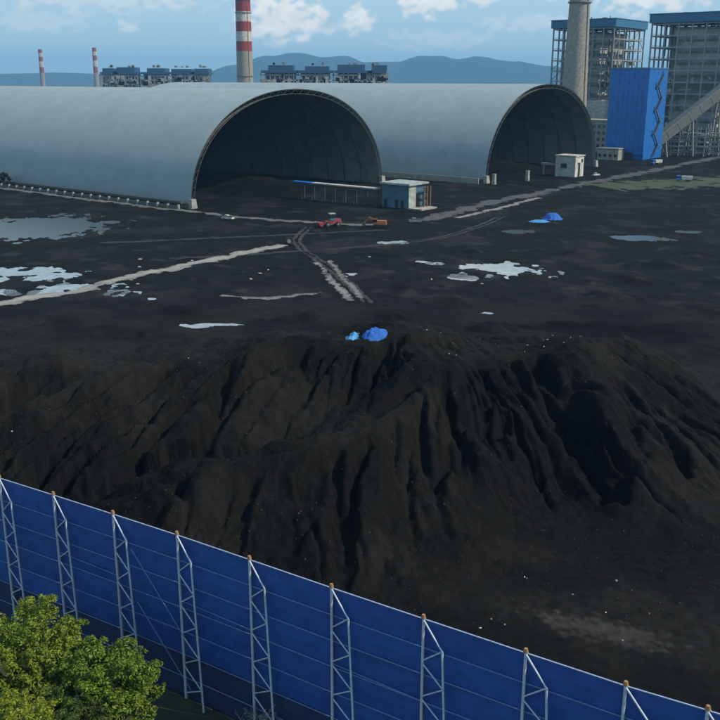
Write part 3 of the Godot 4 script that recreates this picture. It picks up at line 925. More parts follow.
func make_tower():
	var w := 29.0; var d := 34.0; var h := 63.0
	var o := thing("transfer_tower", "tall plain blue clad transfer tower with zigzag outside stairs", "tower", Vector3(201.2, 0, -716.3), TURN)
	rng.seed = 5
	for k in 8:
		var b := MB.new()
		var x0 := -w / 2 + w * k / 8.0
		b.box(Vector3(x0 + w / 16.0, 4.0, d / 2 - 0.25), Vector3(w / 8.0 - 0.12, h - 4.0, 0.5 + 0.03 * (k % 3)))
		part(o, "cladding_panel", b, M.tower_blue)
		b = MB.new()
		var z0 := -d / 2 + d * k / 8.0
		b.box(Vector3(w / 2 - 0.25, 0.5, z0 + d / 16.0 - 0.3), Vector3(0.5 + 0.03 * (k % 3), h - 0.5, d / 8.0 - 0.12))
		part(o, "cladding_panel", b, M.tower_blue)
	var c := MB.new()
	c.box(Vector3(-0.3, 0.3, -0.6), Vector3(w - 1.0, h - 0.8, d - 1.4))
	part(o, "core", c, M.tower_blue)
	c = MB.new()
	c.box(Vector3(0, h, 0), Vector3(w + 0.8, 0.9, d + 0.8))
	part(o, "roof_edge", c, M.blue_roof)
	c = MB.new()
	c.box(Vector3(2.0, 0, d / 2 + 0.1), Vector3(9.0, 5.5, 1.0))
	part(o, "doorway", c, M.dark)
	# outside stairs in zigzag flights on the lit face
	var x := w / 2 + 1.2
	for k in 7:
		var y0 := 2.0 + k * 8.2; var y1 := y0 + 8.2
		var za := 2.0 if k % 2 == 0 else -6.0
		var zb := -6.0 if k % 2 == 0 else 2.0
		var b := MB.new()
		b.beam(Vector3(x, y0, za), Vector3(x, y1, zb), 1.2, 0.35)
		var f := part(o, "stair_flight", b, M.steel_dark if k % 2 == 0 else M.frame)
		b = MB.new()
		b.beam(Vector3(x + 0.8, y0 + 1.1, za), Vector3(x + 0.8, y1 + 1.1, zb), 0.12)
		part(f, "hand_rail", b, M.steel_dark)
		b = MB.new()
		b.box(Vector3(x - 0.1, y1 - 0.2, zb + signf(zb - za) * 1.2), Vector3(2.0, 0.3, 2.6))
		var l := part(o, "landing", b, M.steel)
		b = MB.new()
		b.box(Vector3(w / 2 + 0.12, y1, zb + signf(zb - za) * 1.0), Vector3(0.2, 2.6, 1.4))
		part(l, "door", b, M.dark)

func make_gallery():
	# inclined conveyor gallery rising from the blue tower to the boiler house
	var a := Vector3(212, 4, -728); var e := Vector3(330, 90, -762)
	var o := thing("conveyor_gallery", "long grey inclined conveyor gallery rising from the blue tower", "conveyor gallery", Vector3(a.x, 0, a.z), 0.0)
	var off := -Vector3(a.x, 0, a.z)
	var d := e - a
	var n := 14
	for k in n:
		var b := MB.new()
		var p := a + d * (k / float(n)) + off; var q := a + d * ((k + 0.97) / float(n)) + off
		b.beam(p, q, 7.0, 7.5)
		part(o, "gallery_section", b, M.gallery)
		b = MB.new()
		b.beam(p + Vector3(0, 4.0, 0), q + Vector3(0, 4.0, 0), 8.0, 0.6)
		part(o, "roof_sheet", b, M.steel)
	for k in 5:
		var t := 0.14 + k * 0.18
		var p := a + d * t + off
		for s in [-1, 1]:
			var b := MB.new()
			b.beam(Vector3(p.x + s * 2.0, -1.0, p.z + s * 4.5), Vector3(p.x, p.y - 3.5, p.z + s * 2.5), 1.0)
			part(o, "trestle_leg", b, M.concrete)
		for j in 4:
			var b := MB.new()
			var y := (p.y - 4.0) * (j + 0.5) / 4.0
			b.beam(Vector3(p.x - 1.2, y, p.z - 3.6), Vector3(p.x + 1.2, y + 3.0, p.z + 3.6), 0.5)
			part(o, "brace", b, M.steel)

func make_buildings():
	# white two-face pump house in front of the farther shed mouth
	var o := thing("white_house", "small white two storey house before the farther shed mouth", "house", Vector3(125.0, 0, -578.0), TURN)
	var b := MB.new()
	b.box(Vector3.ZERO, Vector3(13, 12, 11)); var w := part(o, "wall", b, M.white)
	b = MB.new(); b.box(Vector3(0, 12, 0), Vector3(14, 0.6, 12)); part(o, "roof", b, M.white)
	b = MB.new(); b.box(Vector3(-1, 5.2, 5.45), Vector3(4.0, 2.6, 0.3)); part(w, "window", b, M.glass)
	b = MB.new(); b.box(Vector3(-1, 4.9, 5.7), Vector3(4.6, 0.3, 0.6)); part(w, "sill", b, M.concrete_pale)
	b = MB.new(); b.box(Vector3(6.45, 0.2, 0.5), Vector3(0.3, 7.0, 2.6)); part(w, "door", b, M.dark)
	b = MB.new(); b.box(Vector3(6.45, 8.2, -3.0), Vector3(0.3, 2.0, 1.8)); part(w, "window", b, M.glass)
	b = MB.new(); b.box(Vector3(6.9, 8.2, 0.5), Vector3(1.4, 0.3, 4.0)); part(w, "canopy", b, M.concrete_pale)
	b = MB.new(); b.box(Vector3(-12, 6.0, 2.0), Vector3(11, 1.2, 2.0)); part(o, "walkway", b, M.concrete_pale)
	b = MB.new(); b.box(Vector3(-16, 0, 2.0), Vector3(0.8, 6.0, 0.8)); part(o, "walkway_post", b, M.concrete_pale)
	# blue hut with white roof
	o = thing("blue_shed_hut", "blue sided hut with pale flat roof before the near shed mouth", "hut", Vector3(19.5, 0, -431.5), TURN)
	b = MB.new(); b.box(Vector3(0, 0.2, 0), Vector3(14.5, 10.3, 13.0)); w = part(o, "wall", b, M.hut_blue)
	b = MB.new(); b.box(Vector3(0.2, 10.5, 0), Vector3(16.5, 0.8, 15.0)); part(o, "roof", b, M.hut_roof)
	for k in 3:
		b = MB.new(); b.box(Vector3(-5.2 + 4.6 * k + (1.4 if k == 1 else 0.0), 0.2, 6.45), Vector3(1.7, 3.6, 0.3)); part(w, "door", b, M.dark)
	b = MB.new(); b.box(Vector3(7.25, 0.3, 3.6), Vector3(0.3, 10.1, 5.4)); part(w, "pale_cladding", b, M.hut_roof)
	b = MB.new(); b.box(Vector3(7.3, 0.2, -0.6), Vector3(0.4, 6.0, 2.6)); part(w, "gate", b, M.dark)
	for k in 3:
		b = MB.new(); b.box(Vector3(10.5, 0, -1.0 - k * 2.4), Vector3(0.5, 9.8, 0.5)); part(o, "stair_post", b, M.stair)
		b = MB.new(); b.beam(Vector3(8.0, 1.0 + 3.0 * k, -6.0), Vector3(10.4, 3.6 + 3.0 * k, -1.5), 1.0, 0.3); part(o, "stair_flight", b, M.concrete)
	b = MB.new(); b.box(Vector3(11.0, 0, 0.5), Vector3(7.0, 0.7, 12.0)); part(o, "apron", b, M.concrete_pale)
	# roofed gallery from the hut into the shed mouth
	var g := thing("covered_walkway", "white roofed elevated gallery with a blue end running from the hut", "conveyor gallery", Vector3(8.0, 0, -432.0), TURN)
	for k in 8:
		b = MB.new(); b.box(Vector3(-3.4 - k * 6.4, 7.9, 0), Vector3(6.3, 0.5, 3.2))
		part(g, "roof_sheet", b, M.bright_blue if k >= 6 else M.white)
		b = MB.new(); b.box(Vector3(-3.4 - k * 6.4, 6.6, 0), Vector3(6.4, 0.4, 1.8)); part(g, "belt_frame", b, M.steel_dark)
		b = MB.new(); b.box(Vector3(-0.6 - k * 6.4, 0, 1.0), Vector3(0.35, 7.9, 0.35)); part(g, "post", b, M.steel_dark)
		b = MB.new(); b.box(Vector3(-0.6 - k * 6.4, 0, -1.0), Vector3(0.35, 7.9, 0.35)); part(g, "post", b, M.steel_dark)
	# grey blocks between the farther shed and the blue tower
	o = thing("plant_building", "grey concrete plant building between farther shed and blue tower", "building", Vector3(196, 0, -790), TURN)
	b = MB.new(); b.box(Vector3.ZERO, Vector3(34, 24, 24)); w = part(o, "wall", b, M.concrete)
	window_rows(w, 12.1, 34.0, 4.0, 4, 5.0, 8, M.glass)
	b = MB.new(); b.box(Vector3(0, 24, 0), Vector3(35, 1.0, 25)); part(o, "roof", b, M.concrete)
	o = thing("ductwork_building", "white box shaped duct house beside the plain chimney", "building", Vector3(207, 0, -860), TURN)
	b = MB.new(); b.box(Vector3(0, 12, 0), Vector3(22, 26, 18)); part(o, "duct_house", b, M.white)
	for k in 4:
		b = MB.new(); b.box(Vector3(-9.0 + (k % 2) * 18.0, 0, -7.0 + (k / 2) * 14.0), Vector3(1.4, 12, 1.4)); part(o, "column", b, M.concrete)
	b = MB.new(); b.beam(Vector3(-11, 26, 0), Vector3(-26, 26, 16), 7.0, 8.0); part(o, "flue_duct", b, M.casing)
	o = thing("low_block", "low grey service block at the foot of the blue tower", "building", Vector3(181, 0, -702), TURN)
	b = MB.new(); b.box(Vector3.ZERO, Vector3(16, 8, 10)); w = part(o, "wall", b, M.concrete)
	window_rows(w, 5.1, 16.0, 2.5, 1, 4.0, 4, M.glass)
	b = MB.new(); b.box(Vector3(0, 8, 0), Vector3(17, 0.6, 11)); part(o, "roof", b, M.casing)
	o = thing("dark_workshop", "low dark workshop with white plinth wall below the grey gallery", "building", Vector3(290, 0, -760), TURN)
	b = MB.new(); b.box(Vector3.ZERO, Vector3(46, 13, 16)); w = part(o, "wall", b, M.casing_dark)
	window_rows(w, 8.1, 46.0, 5.0, 1, 7.0, 9, M.glass)
	b = MB.new(); b.box(Vector3(0, 13, 0), Vector3(48, 1.0, 18)); part(o, "roof", b, M.steel)
	b = MB.new(); b.box(Vector3(0, 0, 10.5), Vector3(50, 2.2, 1.0)); part(o, "plinth_wall", b, M.white)
	# pipe racks behind the blue tower
	for k in 3:
		o = thing("pipe_rack", ["steel pipe rack right behind the blue tower", "steel pipe rack between workshop and blue tower", "steel pipe rack at the foot of the nearer boiler house"][k], "pipe rack", Vector3(236 + 18 * k, 0, -745 + 4 * k), TURN)
		rng.seed = 90 + k
		for i in 4:
			for s in [-1, 1]:
				b = MB.new(); b.box(Vector3(-9 + i * 6.0, 0, s * 3.0), Vector3(0.7, 18 + 3 * k, 0.7)); part(o, "column", b, M.frame)
		for i in 5:
			b = MB.new(); b.tube(Vector3(-11, 4 + i * 3.2, rng.randf_range(-2, 2)), Vector3(11, 4 + i * 3.2, rng.randf_range(-2, 2)), 0.6, 0.6, 8); part(o, "pipe", b, [M.steel, M.casing, M.white][i % 3])
		for i in 4:
			b = MB.new(); b.beam(Vector3(-10, 3 + i * 4.0, 3.0), Vector3(10, 3 + i * 4.0, 3.0), 0.5, 0.8); part(o, "beam", b, M.frame)

# ---------------------------------------------------------------- vehicles and small things
func wheel(o: Node3D, at: Vector3, r: float, w: float):
	var b := MB.new()
	b.tube(at - Vector3(0, 0, w / 2), at + Vector3(0, 0, w / 2), r, r, 16)
	var t := part(o, "wheel", b, M.rubber)
	b = MB.new()
	b.tube(at - Vector3(0, 0, w / 2 + 0.03), at + Vector3(0, 0, w / 2 + 0.03), r * 0.5, r * 0.5, 12)
	part(t, "rim", b, M.steel)

func on_yard(x: float, z: float) -> Vector3:
	return Vector3(x, yard_h(x, z), z)

func make_vehicles():
	# wheel loader
	var o := thing("wheel_loader", "red wheel loader with tall glazed cab on the black yard", "loader", on_yard(-10.9, -371) + Vector3(0, 0.05, 0), 0.35)
	for p in [[-2.2, 1.35], [-2.2, -1.35], [1.9, 1.35], [1.9, -1.35]]: wheel(o, Vector3(p[0], 0.95, p[1]), 0.95, 0.75)
	var b := MB.new(); b.taper(Vector3(1.6, 1.1, 0), Vector3(3.8, 1.7, 2.2), Vector2(3.3, 1.9)); part(o, "engine_hood", b, M.red)
	b = MB.new(); b.box(Vector3(-1.6, 1.0, 0), Vector3(2.8, 1.2, 1.9)); part(o, "front_frame", b, M.red)
	b = MB.new(); b.taper(Vector3(-0.2, 2.2, 0), Vector3(2.4, 2.6, 2.2), Vector2(2.0, 2.0)); var cab := part(o, "cab", b, M.hut_blue)
	b = MB.new(); b.box(Vector3(-0.2, 4.8, 0), Vector3(2.5, 0.25, 2.4)); part(cab, "cab_roof", b, M.hut_roof)
	b = MB.new(); b.box(Vector3(-0.2, 3.2, 0), Vector3(2.35, 1.2, 2.2)); part(cab, "cab_window", b, M.glass)
	for s in [-0.8, 0.8]:
		b = MB.new(); b.beam(Vector3(-1.6, 2.2, s), Vector3(-4.2, 1.0, s), 0.35, 0.5); part(o, "lift_arm", b, M.red)
	b = MB.new(); b.taper(Vector3(-4.9, 0.25, 0), Vector3(1.0, 1.4, 3.2), Vector2(1.9, 3.2), Vector2(-0.2, 0)); part(o, "bucket", b, M.red)
	# excavator
	o = thing("excavator", "orange tracked excavator with lowered boom beside the blue hut", "excavator", on_yard(7.5, -369) + Vector3(0, 0.05, 0), -0.2)
	for s in [-1.15, 1.15]:
		b = MB.new(); b.taper(Vector3(0, 0, s), Vector3(4.2, 1.0, 0.7), Vector2(4.8, 0.7)); part(o, "track", b, M.rubber)
	b = MB.new(); b.taper(Vector3(0.7, 1.1, 0), Vector3(4.0, 1.5, 2.6), Vector2(3.6, 2.4)); part(o, "engine_house", b, M.orange)
	b = MB.new(); b.taper(Vector3(-1.6, 1.1, 0.7), Vector3(1.7, 2.2, 1.2), Vector2(1.4, 1.1)); cab = part(o, "cab", b, M.orange)
	b = MB.new(); b.box(Vector3(-1.65, 2.1, 0.7), Vector3(1.6, 0.9, 1.26)); part(cab, "cab_window", b, M.glass)
	b = MB.new(); b.beam(Vector3(-1.0, 2.0, -0.4), Vector3(-4.4, 3.6, -0.4), 0.55, 0.7); part(o, "boom", b, M.orange)
	b = MB.new(); b.beam(Vector3(-4.4, 3.6, -0.4), Vector3(-6.2, 1.4, -0.4), 0.4, 0.5); part(o, "stick", b, M.orange)
	b = MB.new(); b.taper(Vector3(-6.3, 0.15, -0.4), Vector3(0.8, 1.3, 1.2), Vector2(1.3, 1.2)); part(o, "bucket", b, M.steel_dark)
	# cars and trucks
	car("pickup_truck", "dull grey pickup truck parked right of the orange excavator", "pickup truck", on_yard(22, -381), 0.1, M.grey_car)
	car("pickup_truck", "white pickup truck on the service road before the near shed mouth", "pickup truck", on_yard(-54, -388), -0.5, M.white)
	car("pickup_truck", "white pickup truck standing at the foot of the white house", "pickup truck", on_yard(141, -577), 0.6, M.white)
	truck("tipper_truck", "white tipper truck with blue cab on the grass verge", on_yard(184, -546), -0.2)
	truck("tipper_truck", "white tipper truck with blue cab below the blue tower", on_yard(202, -660), 0.5)
	# tyre
	o = thing("large_tyre", "large black tyre standing at the end of the pale gravel track", "tyre", on_yard(-24.6, -327), 0.3)
	b = MB.new()
	for k in 20:
		var t0 := TAU * k / 20; var t1 := TAU * (k + 1) / 20
		b.tube(Vector3(cos(t0) * 1.1, 1.5 + sin(t0) * 1.1, 0), Vector3(cos(t1) * 1.1, 1.5 + sin(t1) * 1.1, 0), 0.42, 0.42, 8, false)
	part(o, "tread", b, M.rubber)
	b = MB.new(); b.tube(Vector3(0, 1.5, -0.15), Vector3(0, 1.5, 0.15), 0.75, 0.75, 16); part(o, "rim", b, M.steel)

func car(called: String, label: String, category: String, at: Vector3, turn: float, m: Material):
	var o := thing(called, label, category, at + Vector3(0, 0.04, 0), turn)
	for p in [[-1.6, 0.85], [-1.6, -0.85], [1.6, 0.85], [1.6, -0.85]]: wheel(o, Vector3(p[0], 0.4, p[1]), 0.4, 0.28)
	var b := MB.new(); b.taper(Vector3(0, 0.45, 0), Vector3(5.2, 0.75, 1.9), Vector2(5.0, 1.75)); part(o, "body", b, m)
	b = MB.new(); b.taper(Vector3(-0.5, 1.2, 0), Vector3(2.3, 0.75, 1.7), Vector2(1.6, 1.4)); var c := part(o, "cabin", b, m)
	b = MB.new(); b.taper(Vector3(-0.5, 1.28, 0), Vector3(2.36, 0.5, 1.74), Vector2(1.8, 1.52)); part(c, "window", b, M.glass)
	b = MB.new(); b.box(Vector3(1.7, 1.2, 0), Vector3(1.6, 0.35, 1.6)); part(o, "load_bed", b, M.steel_dark)

func truck(called: String, label: String, at: Vector3, turn: float):
	var o := thing(called, label, "truck", at + Vector3(0, 0.04, 0), turn)
	for x in [-3.4, 1.2, 2.6]:
		for s in [-1.05, 1.05]: wheel(o, Vector3(x, 0.55, s), 0.55, 0.4)
	var b := MB.new(); b.box(Vector3(-0.3, 0.8, 0), Vector3(8.4, 0.4, 1.2)); part(o, "chassis", b, M.steel_dark)
	b = MB.new(); b.taper(Vector3(-3.6, 1.1, 0), Vector3(2.2, 2.3, 2.5), Vector2(1.9, 2.3)); var c := part(o, "cab", b, M.bright_blue)
	b = MB.new(); b.box(Vector3(-3.65, 2.1, 0), Vector3(2.14, 0.8, 2.46)); part(c, "cab_window", b, M.glass)
	b = MB.new(); b.taper(Vector3(1.1, 1.2, 0), Vector3(5.8, 2.0, 2.5), Vector2(6.2, 2.7)); part(o, "tipper_body", b, M.white)

func make_tarp(label: String, at: Vector3, s: Vector3, m: Material, seed_: int, on_heap: bool):
	var o := thing("tarpaulin", label, "tarpaulin", at, 0.0)
	var nz := FastNoiseLite.new(); nz.seed = seed_; nz.frequency = 0.5
	var rows := PackedFloat32Array()
	for j in 22: rows.append(-s.z / 2 + s.z * j / 21.0)
	var hf := func(x: float, z: float) -> float:
		var u := Vector2(x / s.x * 2.0, z / s.z * 2.0).length() + 0.25 * nz.get_noise_2d(x * 1.5, z * 1.5)
		var g := (pile_h(at.x + x, at.z + z) if on_heap else yard_h(at.x + x, at.z + z)) - at.y
		return g + s.y * (1.0 - smoothstep(0.35, 0.95, u)) + 0.45 * nz.get_noise_2d(x * 1.6, z * 1.6) + 0.15 * nz.get_noise_2d(x * 5.0, z * 5.0) - 0.25 * smoothstep(0.85, 1.0, u) + 0.08
	mesh_part(o, "sheet", grid_mesh(func(_z, t): return -s.x / 2 + s.x * t, rows, 26, hf, func(_x, _z, _h): return Color.WHITE), m)

func make_small():
	make_tarp("bright blue tarpaulin crumpled on the heap crest", Vector3(2.2, pile_h(2.2, -142.5), -142.5), Vector3(4.4, 0.7, 4.4), M.tarp, 1, true)
	make_tarp("small pale blue tarpaulin scrap on the heap crest beside a larger one", Vector3(-1.2, pile_h(-1.2, -143.5), -143.5), Vector3(2.2, 0.5, 4.0), M.tarp_pale, 2, true)
	make_tarp("large bright blue tarpaulin over a stack on the open yard", on_yard(79.5, -394), Vector3(9.0, 2.2, 9.0), M.tarp, 3, false)
	make_tarp("flat pale blue tarpaulin lying beside a larger covered stack", on_yard(72.5, -385), Vector3(9.0, 0.6, 6.0), M.tarp_pale, 4, false)
	# pale stones and litter on the coal
	rng.seed = 404
	var spots := []
	for k in 40:
		var x := rng.randf_range(-50, 62); var z := rng.randf_range(-165, -100)
		if k < 22:
			x = rng.randf_range(9, 34); z = rng.randf_range(-152, -138)
		elif k < 34:
			x = rng.randf_range(12, 34); z = rng.randf_range(-100, -84)
		spots.append(Vector2(x, z))
	for k in spots.size():
		var x: float = spots[k].x; var z: float = spots[k].y
		var y := maxf(pile_h(x, z), yard_h(x, z))
		var o := thing("pale_stone", "small pale stone lying on the black coal", "stone", Vector3(x, y, z), rng.randf() * TAU, "pale stones on the coal")
		var b := MB.new()
		b.blob(Vector3(0, 0.05, 0), Vector3(rng.randf_range(0.05, 0.20), rng.randf_range(0.05, 0.13), rng.randf_range(0.05, 0.18)), k, 0.7, 6)
		part(o, "stone", b, [M.stone, M.concrete, M.steel][k % 3])
	for k in 14:
		var x := rng.randf_range(-70, 70); var z := rng.randf_range(-330, -240)
		var o := thing("concrete_rubble", "lump of pale concrete rubble on the flat yard", "rubble", on_yard(x, z), rng.randf() * TAU, "rubble on the yard")
		var b := MB.new()
		b.blob(Vector3(0, 0.2, 0), Vector3(rng.randf_range(0.25, 0.8), rng.randf_range(0.2, 0.4), rng.randf_range(0.25, 0.6)), 200 + k, 0.7, 8)
		part(o, "lump", b, M.concrete_pale)

# ---------------------------------------------------------------- fence
func make_fence():
	var P := [Vector3(-42.3, 0, -91.6), Vector3(-35.6, 0, -87.4), Vector3(-29.0, 0, -83.4), Vector3(-22.3, 0, -79.3), Vector3(-15.7, 0, -75.2), Vector3(-8.9, 0, -70.8), Vector3(-2.0, 0, -66.3), Vector3(4.9, 0, -61.9), Vector3(11.7, 0, -57.6), Vector3(17.6, 0, -53.9), Vector3(22.1, 0, -51.4), Vector3(28.6, 0, -47.6)]
	var H := 17.0
	var o := thing("windbreak_fence", "tall blue windbreak fence with pale blue lattice masts in front", "fence", P[0], 0.0)
	rng.seed = 77
	var levels := [0.25, 2.6, 5.0, 7.4, 9.8, 12.2, 14.5, 16.9]
	for i in P.size():
		var a: Vector3 = P[i] - P[0]
		var nxt: Vector3 = (P[i + 1] if i < P.size() - 1 else P[i] * 2.0 - P[i - 1]) - P[0]
		var d := (nxt - a).normalized()
		var out := Vector3(-d.z, 0, d.x)
		if out.z < 0: out = -out
		if i < P.size() - 1:
			# sheets between the rails
			for k in levels.size() - 1:
				var b := MB.new()
				var y0: float = levels[k]; var y1: float = levels[k + 1]
				var off := Vector3.ZERO
				var cols := 14
				var prev0 := Vector3.ZERO; var prev1 := Vector3.ZERO
				var sag := rng.randf_range(0.02, 0.10)
				for c in cols + 1:
					var t := float(c) / cols
					var q := a.lerp(nxt, 0.004 + 0.992 * t) + off
					var wob := out * (0.05 * sin(t * 19.0 + k + i * 2.0) + sag * sin(PI * t))
					var p0 := q + Vector3(0, y0, 0); var p1 := q + Vector3(0, y1, 0)
					var pm := (p0 + p1) / 2 + wob
					if c > 0:
						var last := (prev0 + prev1) / 2 + out * (0.05 * sin((c - 1.0) / cols * 19.0 + k + i * 2.0) + sag * sin(PI * (c - 1.0) / cols))
						b.quad(prev0, last, pm, p0)
						b.quad(last, prev1, p1, pm)
					prev0 = p0; prev1 = p1
				part(o, "mesh_sheet", b, M.fence[rng.randi() % 4] if k > 1 else M.fence_lower)
			for k in levels.size():
				var b := MB.new()
				var y: float = levels[k]
				b.beam(a + out * 0.16 + Vector3(0, y, 0), nxt + out * 0.16 + Vector3(0, y, 0), 0.07, 0.06)
				part(o, "rail", b, M.lattice if k == levels.size() - 1 else M.rail)
			if i % 2 == 0:
				var b := MB.new()
				var y := 10.2 + 0.4 * (i % 3)
				b.tube(a + out * 0.3 + Vector3(0, y, 0), nxt + out * 0.3 + Vector3(0, y - 0.25, 0), 0.035, 0.035, 5)
				part(o, "cable", b, M.rail)
		# lattice mast: a post at the sheet, a second leg beside it, bracing between
		var mast := Node3D.new()
		mast.name = "lattice_mast"
		mast.position = a
		o.add_child(mast, true)
		var f0 := out * 0.34
		var leg0 := f0; var leg0t := f0 + Vector3(0, H + 0.1, 0)
		var l1 := d * 2.75 + out * 1.0; var l1t := d * 1.75 + out * 0.62 + Vector3(0, H - 2.0, 0)
		var b := MB.new()
		b.tube(leg0, leg0t, 0.13, 0.11, 8); part(mast, "post", b, M.lattice)
		b = MB.new()
		b.tube(l1, l1t, 0.10, 0.09, 8); part(mast, "outer_leg", b, M.lattice)
		b = MB.new()
		b.tube(leg0t - Vector3(0, 0.15, 0), l1t, 0.075, 0.075, 6); part(mast, "brace", b, M.lattice)
		var n := 5
		for k in n:
			var ya := H - 3.5 - k * 3.1
			var yo := H - 2.0 - k * 3.1
			var pin := leg0.lerp(leg0t, ya / (H + 0.1)); var pout := l1.lerp(l1t, yo / (H - 2.0))
			b = MB.new(); b.tube(pout, pin, 0.065, 0.065, 6); part(mast, "brace", b, M.lattice)
			var yn := yo - 3.1
			if yn > 0.3:
				var pn := l1.lerp(l1t, yn / (H - 2.0))
				b = MB.new(); b.tube(pin + Vector3(0, -0.25, 0), pn, 0.065, 0.065, 6); part(mast, "brace", b, M.lattice)
		b = MB.new()
		b.tube(leg0t, leg0t + Vector3(0, 0.28, 0), 0.2, 0.13, 8); part(mast, "post_cap", b, M.rust)
		b = MB.new()
		b.box(Vector3(0, -0.1, 0) + f0 + d * 1.3, Vector3(3.4, 0.35, 0.9)); part(mast, "footing", b, M.concrete)
	# guy cable from the third mast down to the fourth
	var g0: Vector3 = P[3] - P[0]; var g1: Vector3 = P[4] - P[0]
	var b2 := MB.new()
	b2.tube(g0 + Vector3(1.6, 14.2, 1.6), g1 + Vector3(0.0, 7.0, 0.5), 0.045, 0.045, 6)
	part(o, "guy_cable", b2, M.rail)
	b2 = MB.new()
	b2.tube(g0 + Vector3(1.9, 9.0, 1.9), g1 + Vector3(0.4, 1.5, 0.6), 0.045, 0.045, 6)
	part(o, "guy_cable", b2, M.rail)

# ---------------------------------------------------------------- vegetation
func leaf_clump(b: MB, c: Vector3, r: float, count: int, size: float, dark: Color, light: Color):
	for k in count:
		var e := Vector3(rng.randfn(), rng.randfn(), rng.randfn()).normalized()
		if e.y < -0.35: e.y = -e.y * 0.5
		var p := c + e * r * pow(rng.randf(), 0.28) * Vector3(1.0, 0.85, 1.0)
		var nrm := (e + Vector3(rng.randf_range(-0.7, 0.7), rng.randf_range(0.5, 2.0), rng.randf_range(-0.7, 0.7))).normalized()
		var s := nrm.cross(Vector3(rng.randf_range(-1, 1), rng.randf_range(-1, 1), rng.randf_range(-1, 1))).normalized()
		var u := s.cross(nrm)
		var w := size * rng.randf_range(0.6, 1.25)
		b.col = dark.lerp(light, rng.randf())
		var l := s * w; var q := u * w * 0.42
		var bend := -nrm * w * 0.18
		b.quad(p - l + bend, p + q, p + l + bend, p + q * 0.05)
		b.quad(p - l + bend, p + q * 0.05, p + l + bend, p - q)

func make_tree(label: String, at: Vector3, top: float, radius: float, mats: int, seed_: int, clumps: int, per: int, dark: Color, light: Color, leaf := 0.17, called := "leafy_tree"):
	var o := thing(called, label, "tree", at, 0.0)
	rng.seed = seed_
	var b := MB.new()
	var fork := Vector3(0.3, top * 0.42, 0.1)
	b.tube(Vector3(0, -0.3, 0), fork, radius * 0.085, radius * 0.06, 10)
	var tr := part(o, "trunk", b, M.bark)
	var crown := MB.new()
	var mid := Vector3(0, top - radius * 0.85, 0)
	for k in clumps:
		var t := TAU * k * 0.618 + rng.randf_range(-0.3, 0.3)
		var y := 1.0 - (k + 0.5) / clumps * 1.5
		var rr := sqrt(maxf(0.0, 1.0 - y * y))
		var e := Vector3(cos(t) * rr, y * 0.9, sin(t) * rr)
		var c := mid + e * radius * rng.randf_range(0.62, 1.08)
		var cr := radius * rng.randf_range(0.15, 0.30)
		if k % 2 == 0:
			var li := MB.new()
			li.tube(fork, fork.lerp(c, 0.55) + Vector3(0, -0.3, 0), radius * 0.035, radius * 0.022, 6, false)
			li.tube(fork.lerp(c, 0.55) + Vector3(0, -0.3, 0), c, radius * 0.022, radius * 0.008, 5, false)
			part(tr, "limb", li, M.bark)
		var tone := rng.randf()
		var n := int(per * pow(cr / (radius * 0.24), 2.0))
		leaf_clump(crown, c, cr, n, leaf, dark.lerp(light, tone * 0.4), light.lerp(dark, (1.0 - tone) * 0.4))
		for j in 4:    # sprays that break the outline
			var e2 := (e + Vector3(rng.randf_range(-0.9, 0.9), rng.randf_range(-0.2, 0.9), rng.randf_range(-0.9, 0.9))).normalized()
			leaf_clump(crown, c + e2 * cr * rng.randf_range(0.8, 1.35), cr * 0.35, n / 9, leaf, dark, light)
	part(o, "crown", crown, M.leaf[mats])

func make_shrub(label: String, at: Vector3, h: float, spread: float, seed_: int, pale: bool, called: String):
	var o := thing(called, label, "shrub", at, 0.0)
	rng.seed = seed_
	var b := MB.new()
	var lv := MB.new()
	for k in 22:
		var t := rng.randf() * TAU
		var e := Vector3(cos(t), 0, sin(t)) * spread * rng.randf_range(0.2, 1.0)
		var p1 := Vector3(e.x * 0.45, h * rng.randf_range(0.4, 0.6), e.z * 0.45)
		var p2 := Vector3(e.x, h * rng.randf_range(0.7, 1.0), e.z)
		b.tube(Vector3(0, -0.2, 0), p1, 0.06, 0.04, 5, false)
		b.tube(p1, p2, 0.04, 0.015, 5, false)
		for j in 5:
			var f := rng.randf()
			var q := p1.lerp(p2, f)
			var q2 := q + Vector3(rng.randf_range(-0.6, 0.6), rng.randf_range(0.1, 0.7), rng.randf_range(-0.6, 0.6))
			b.tube(q, q2, 0.02, 0.01, 4, false)
			if pale: leaf_clump(lv, q2, 0.14, 5, 0.09, Color(0.30, 0.31, 0.30), Color(0.55, 0.56, 0.55))
			else: leaf_clump(lv, q2, 0.35, 8, 0.14, Color(0.055, 0.05, 0.03), Color(0.10, 0.09, 0.05))
	part(o, "stems", b, M.twig)
	part(o, "leaves", lv, M.leaf[1])

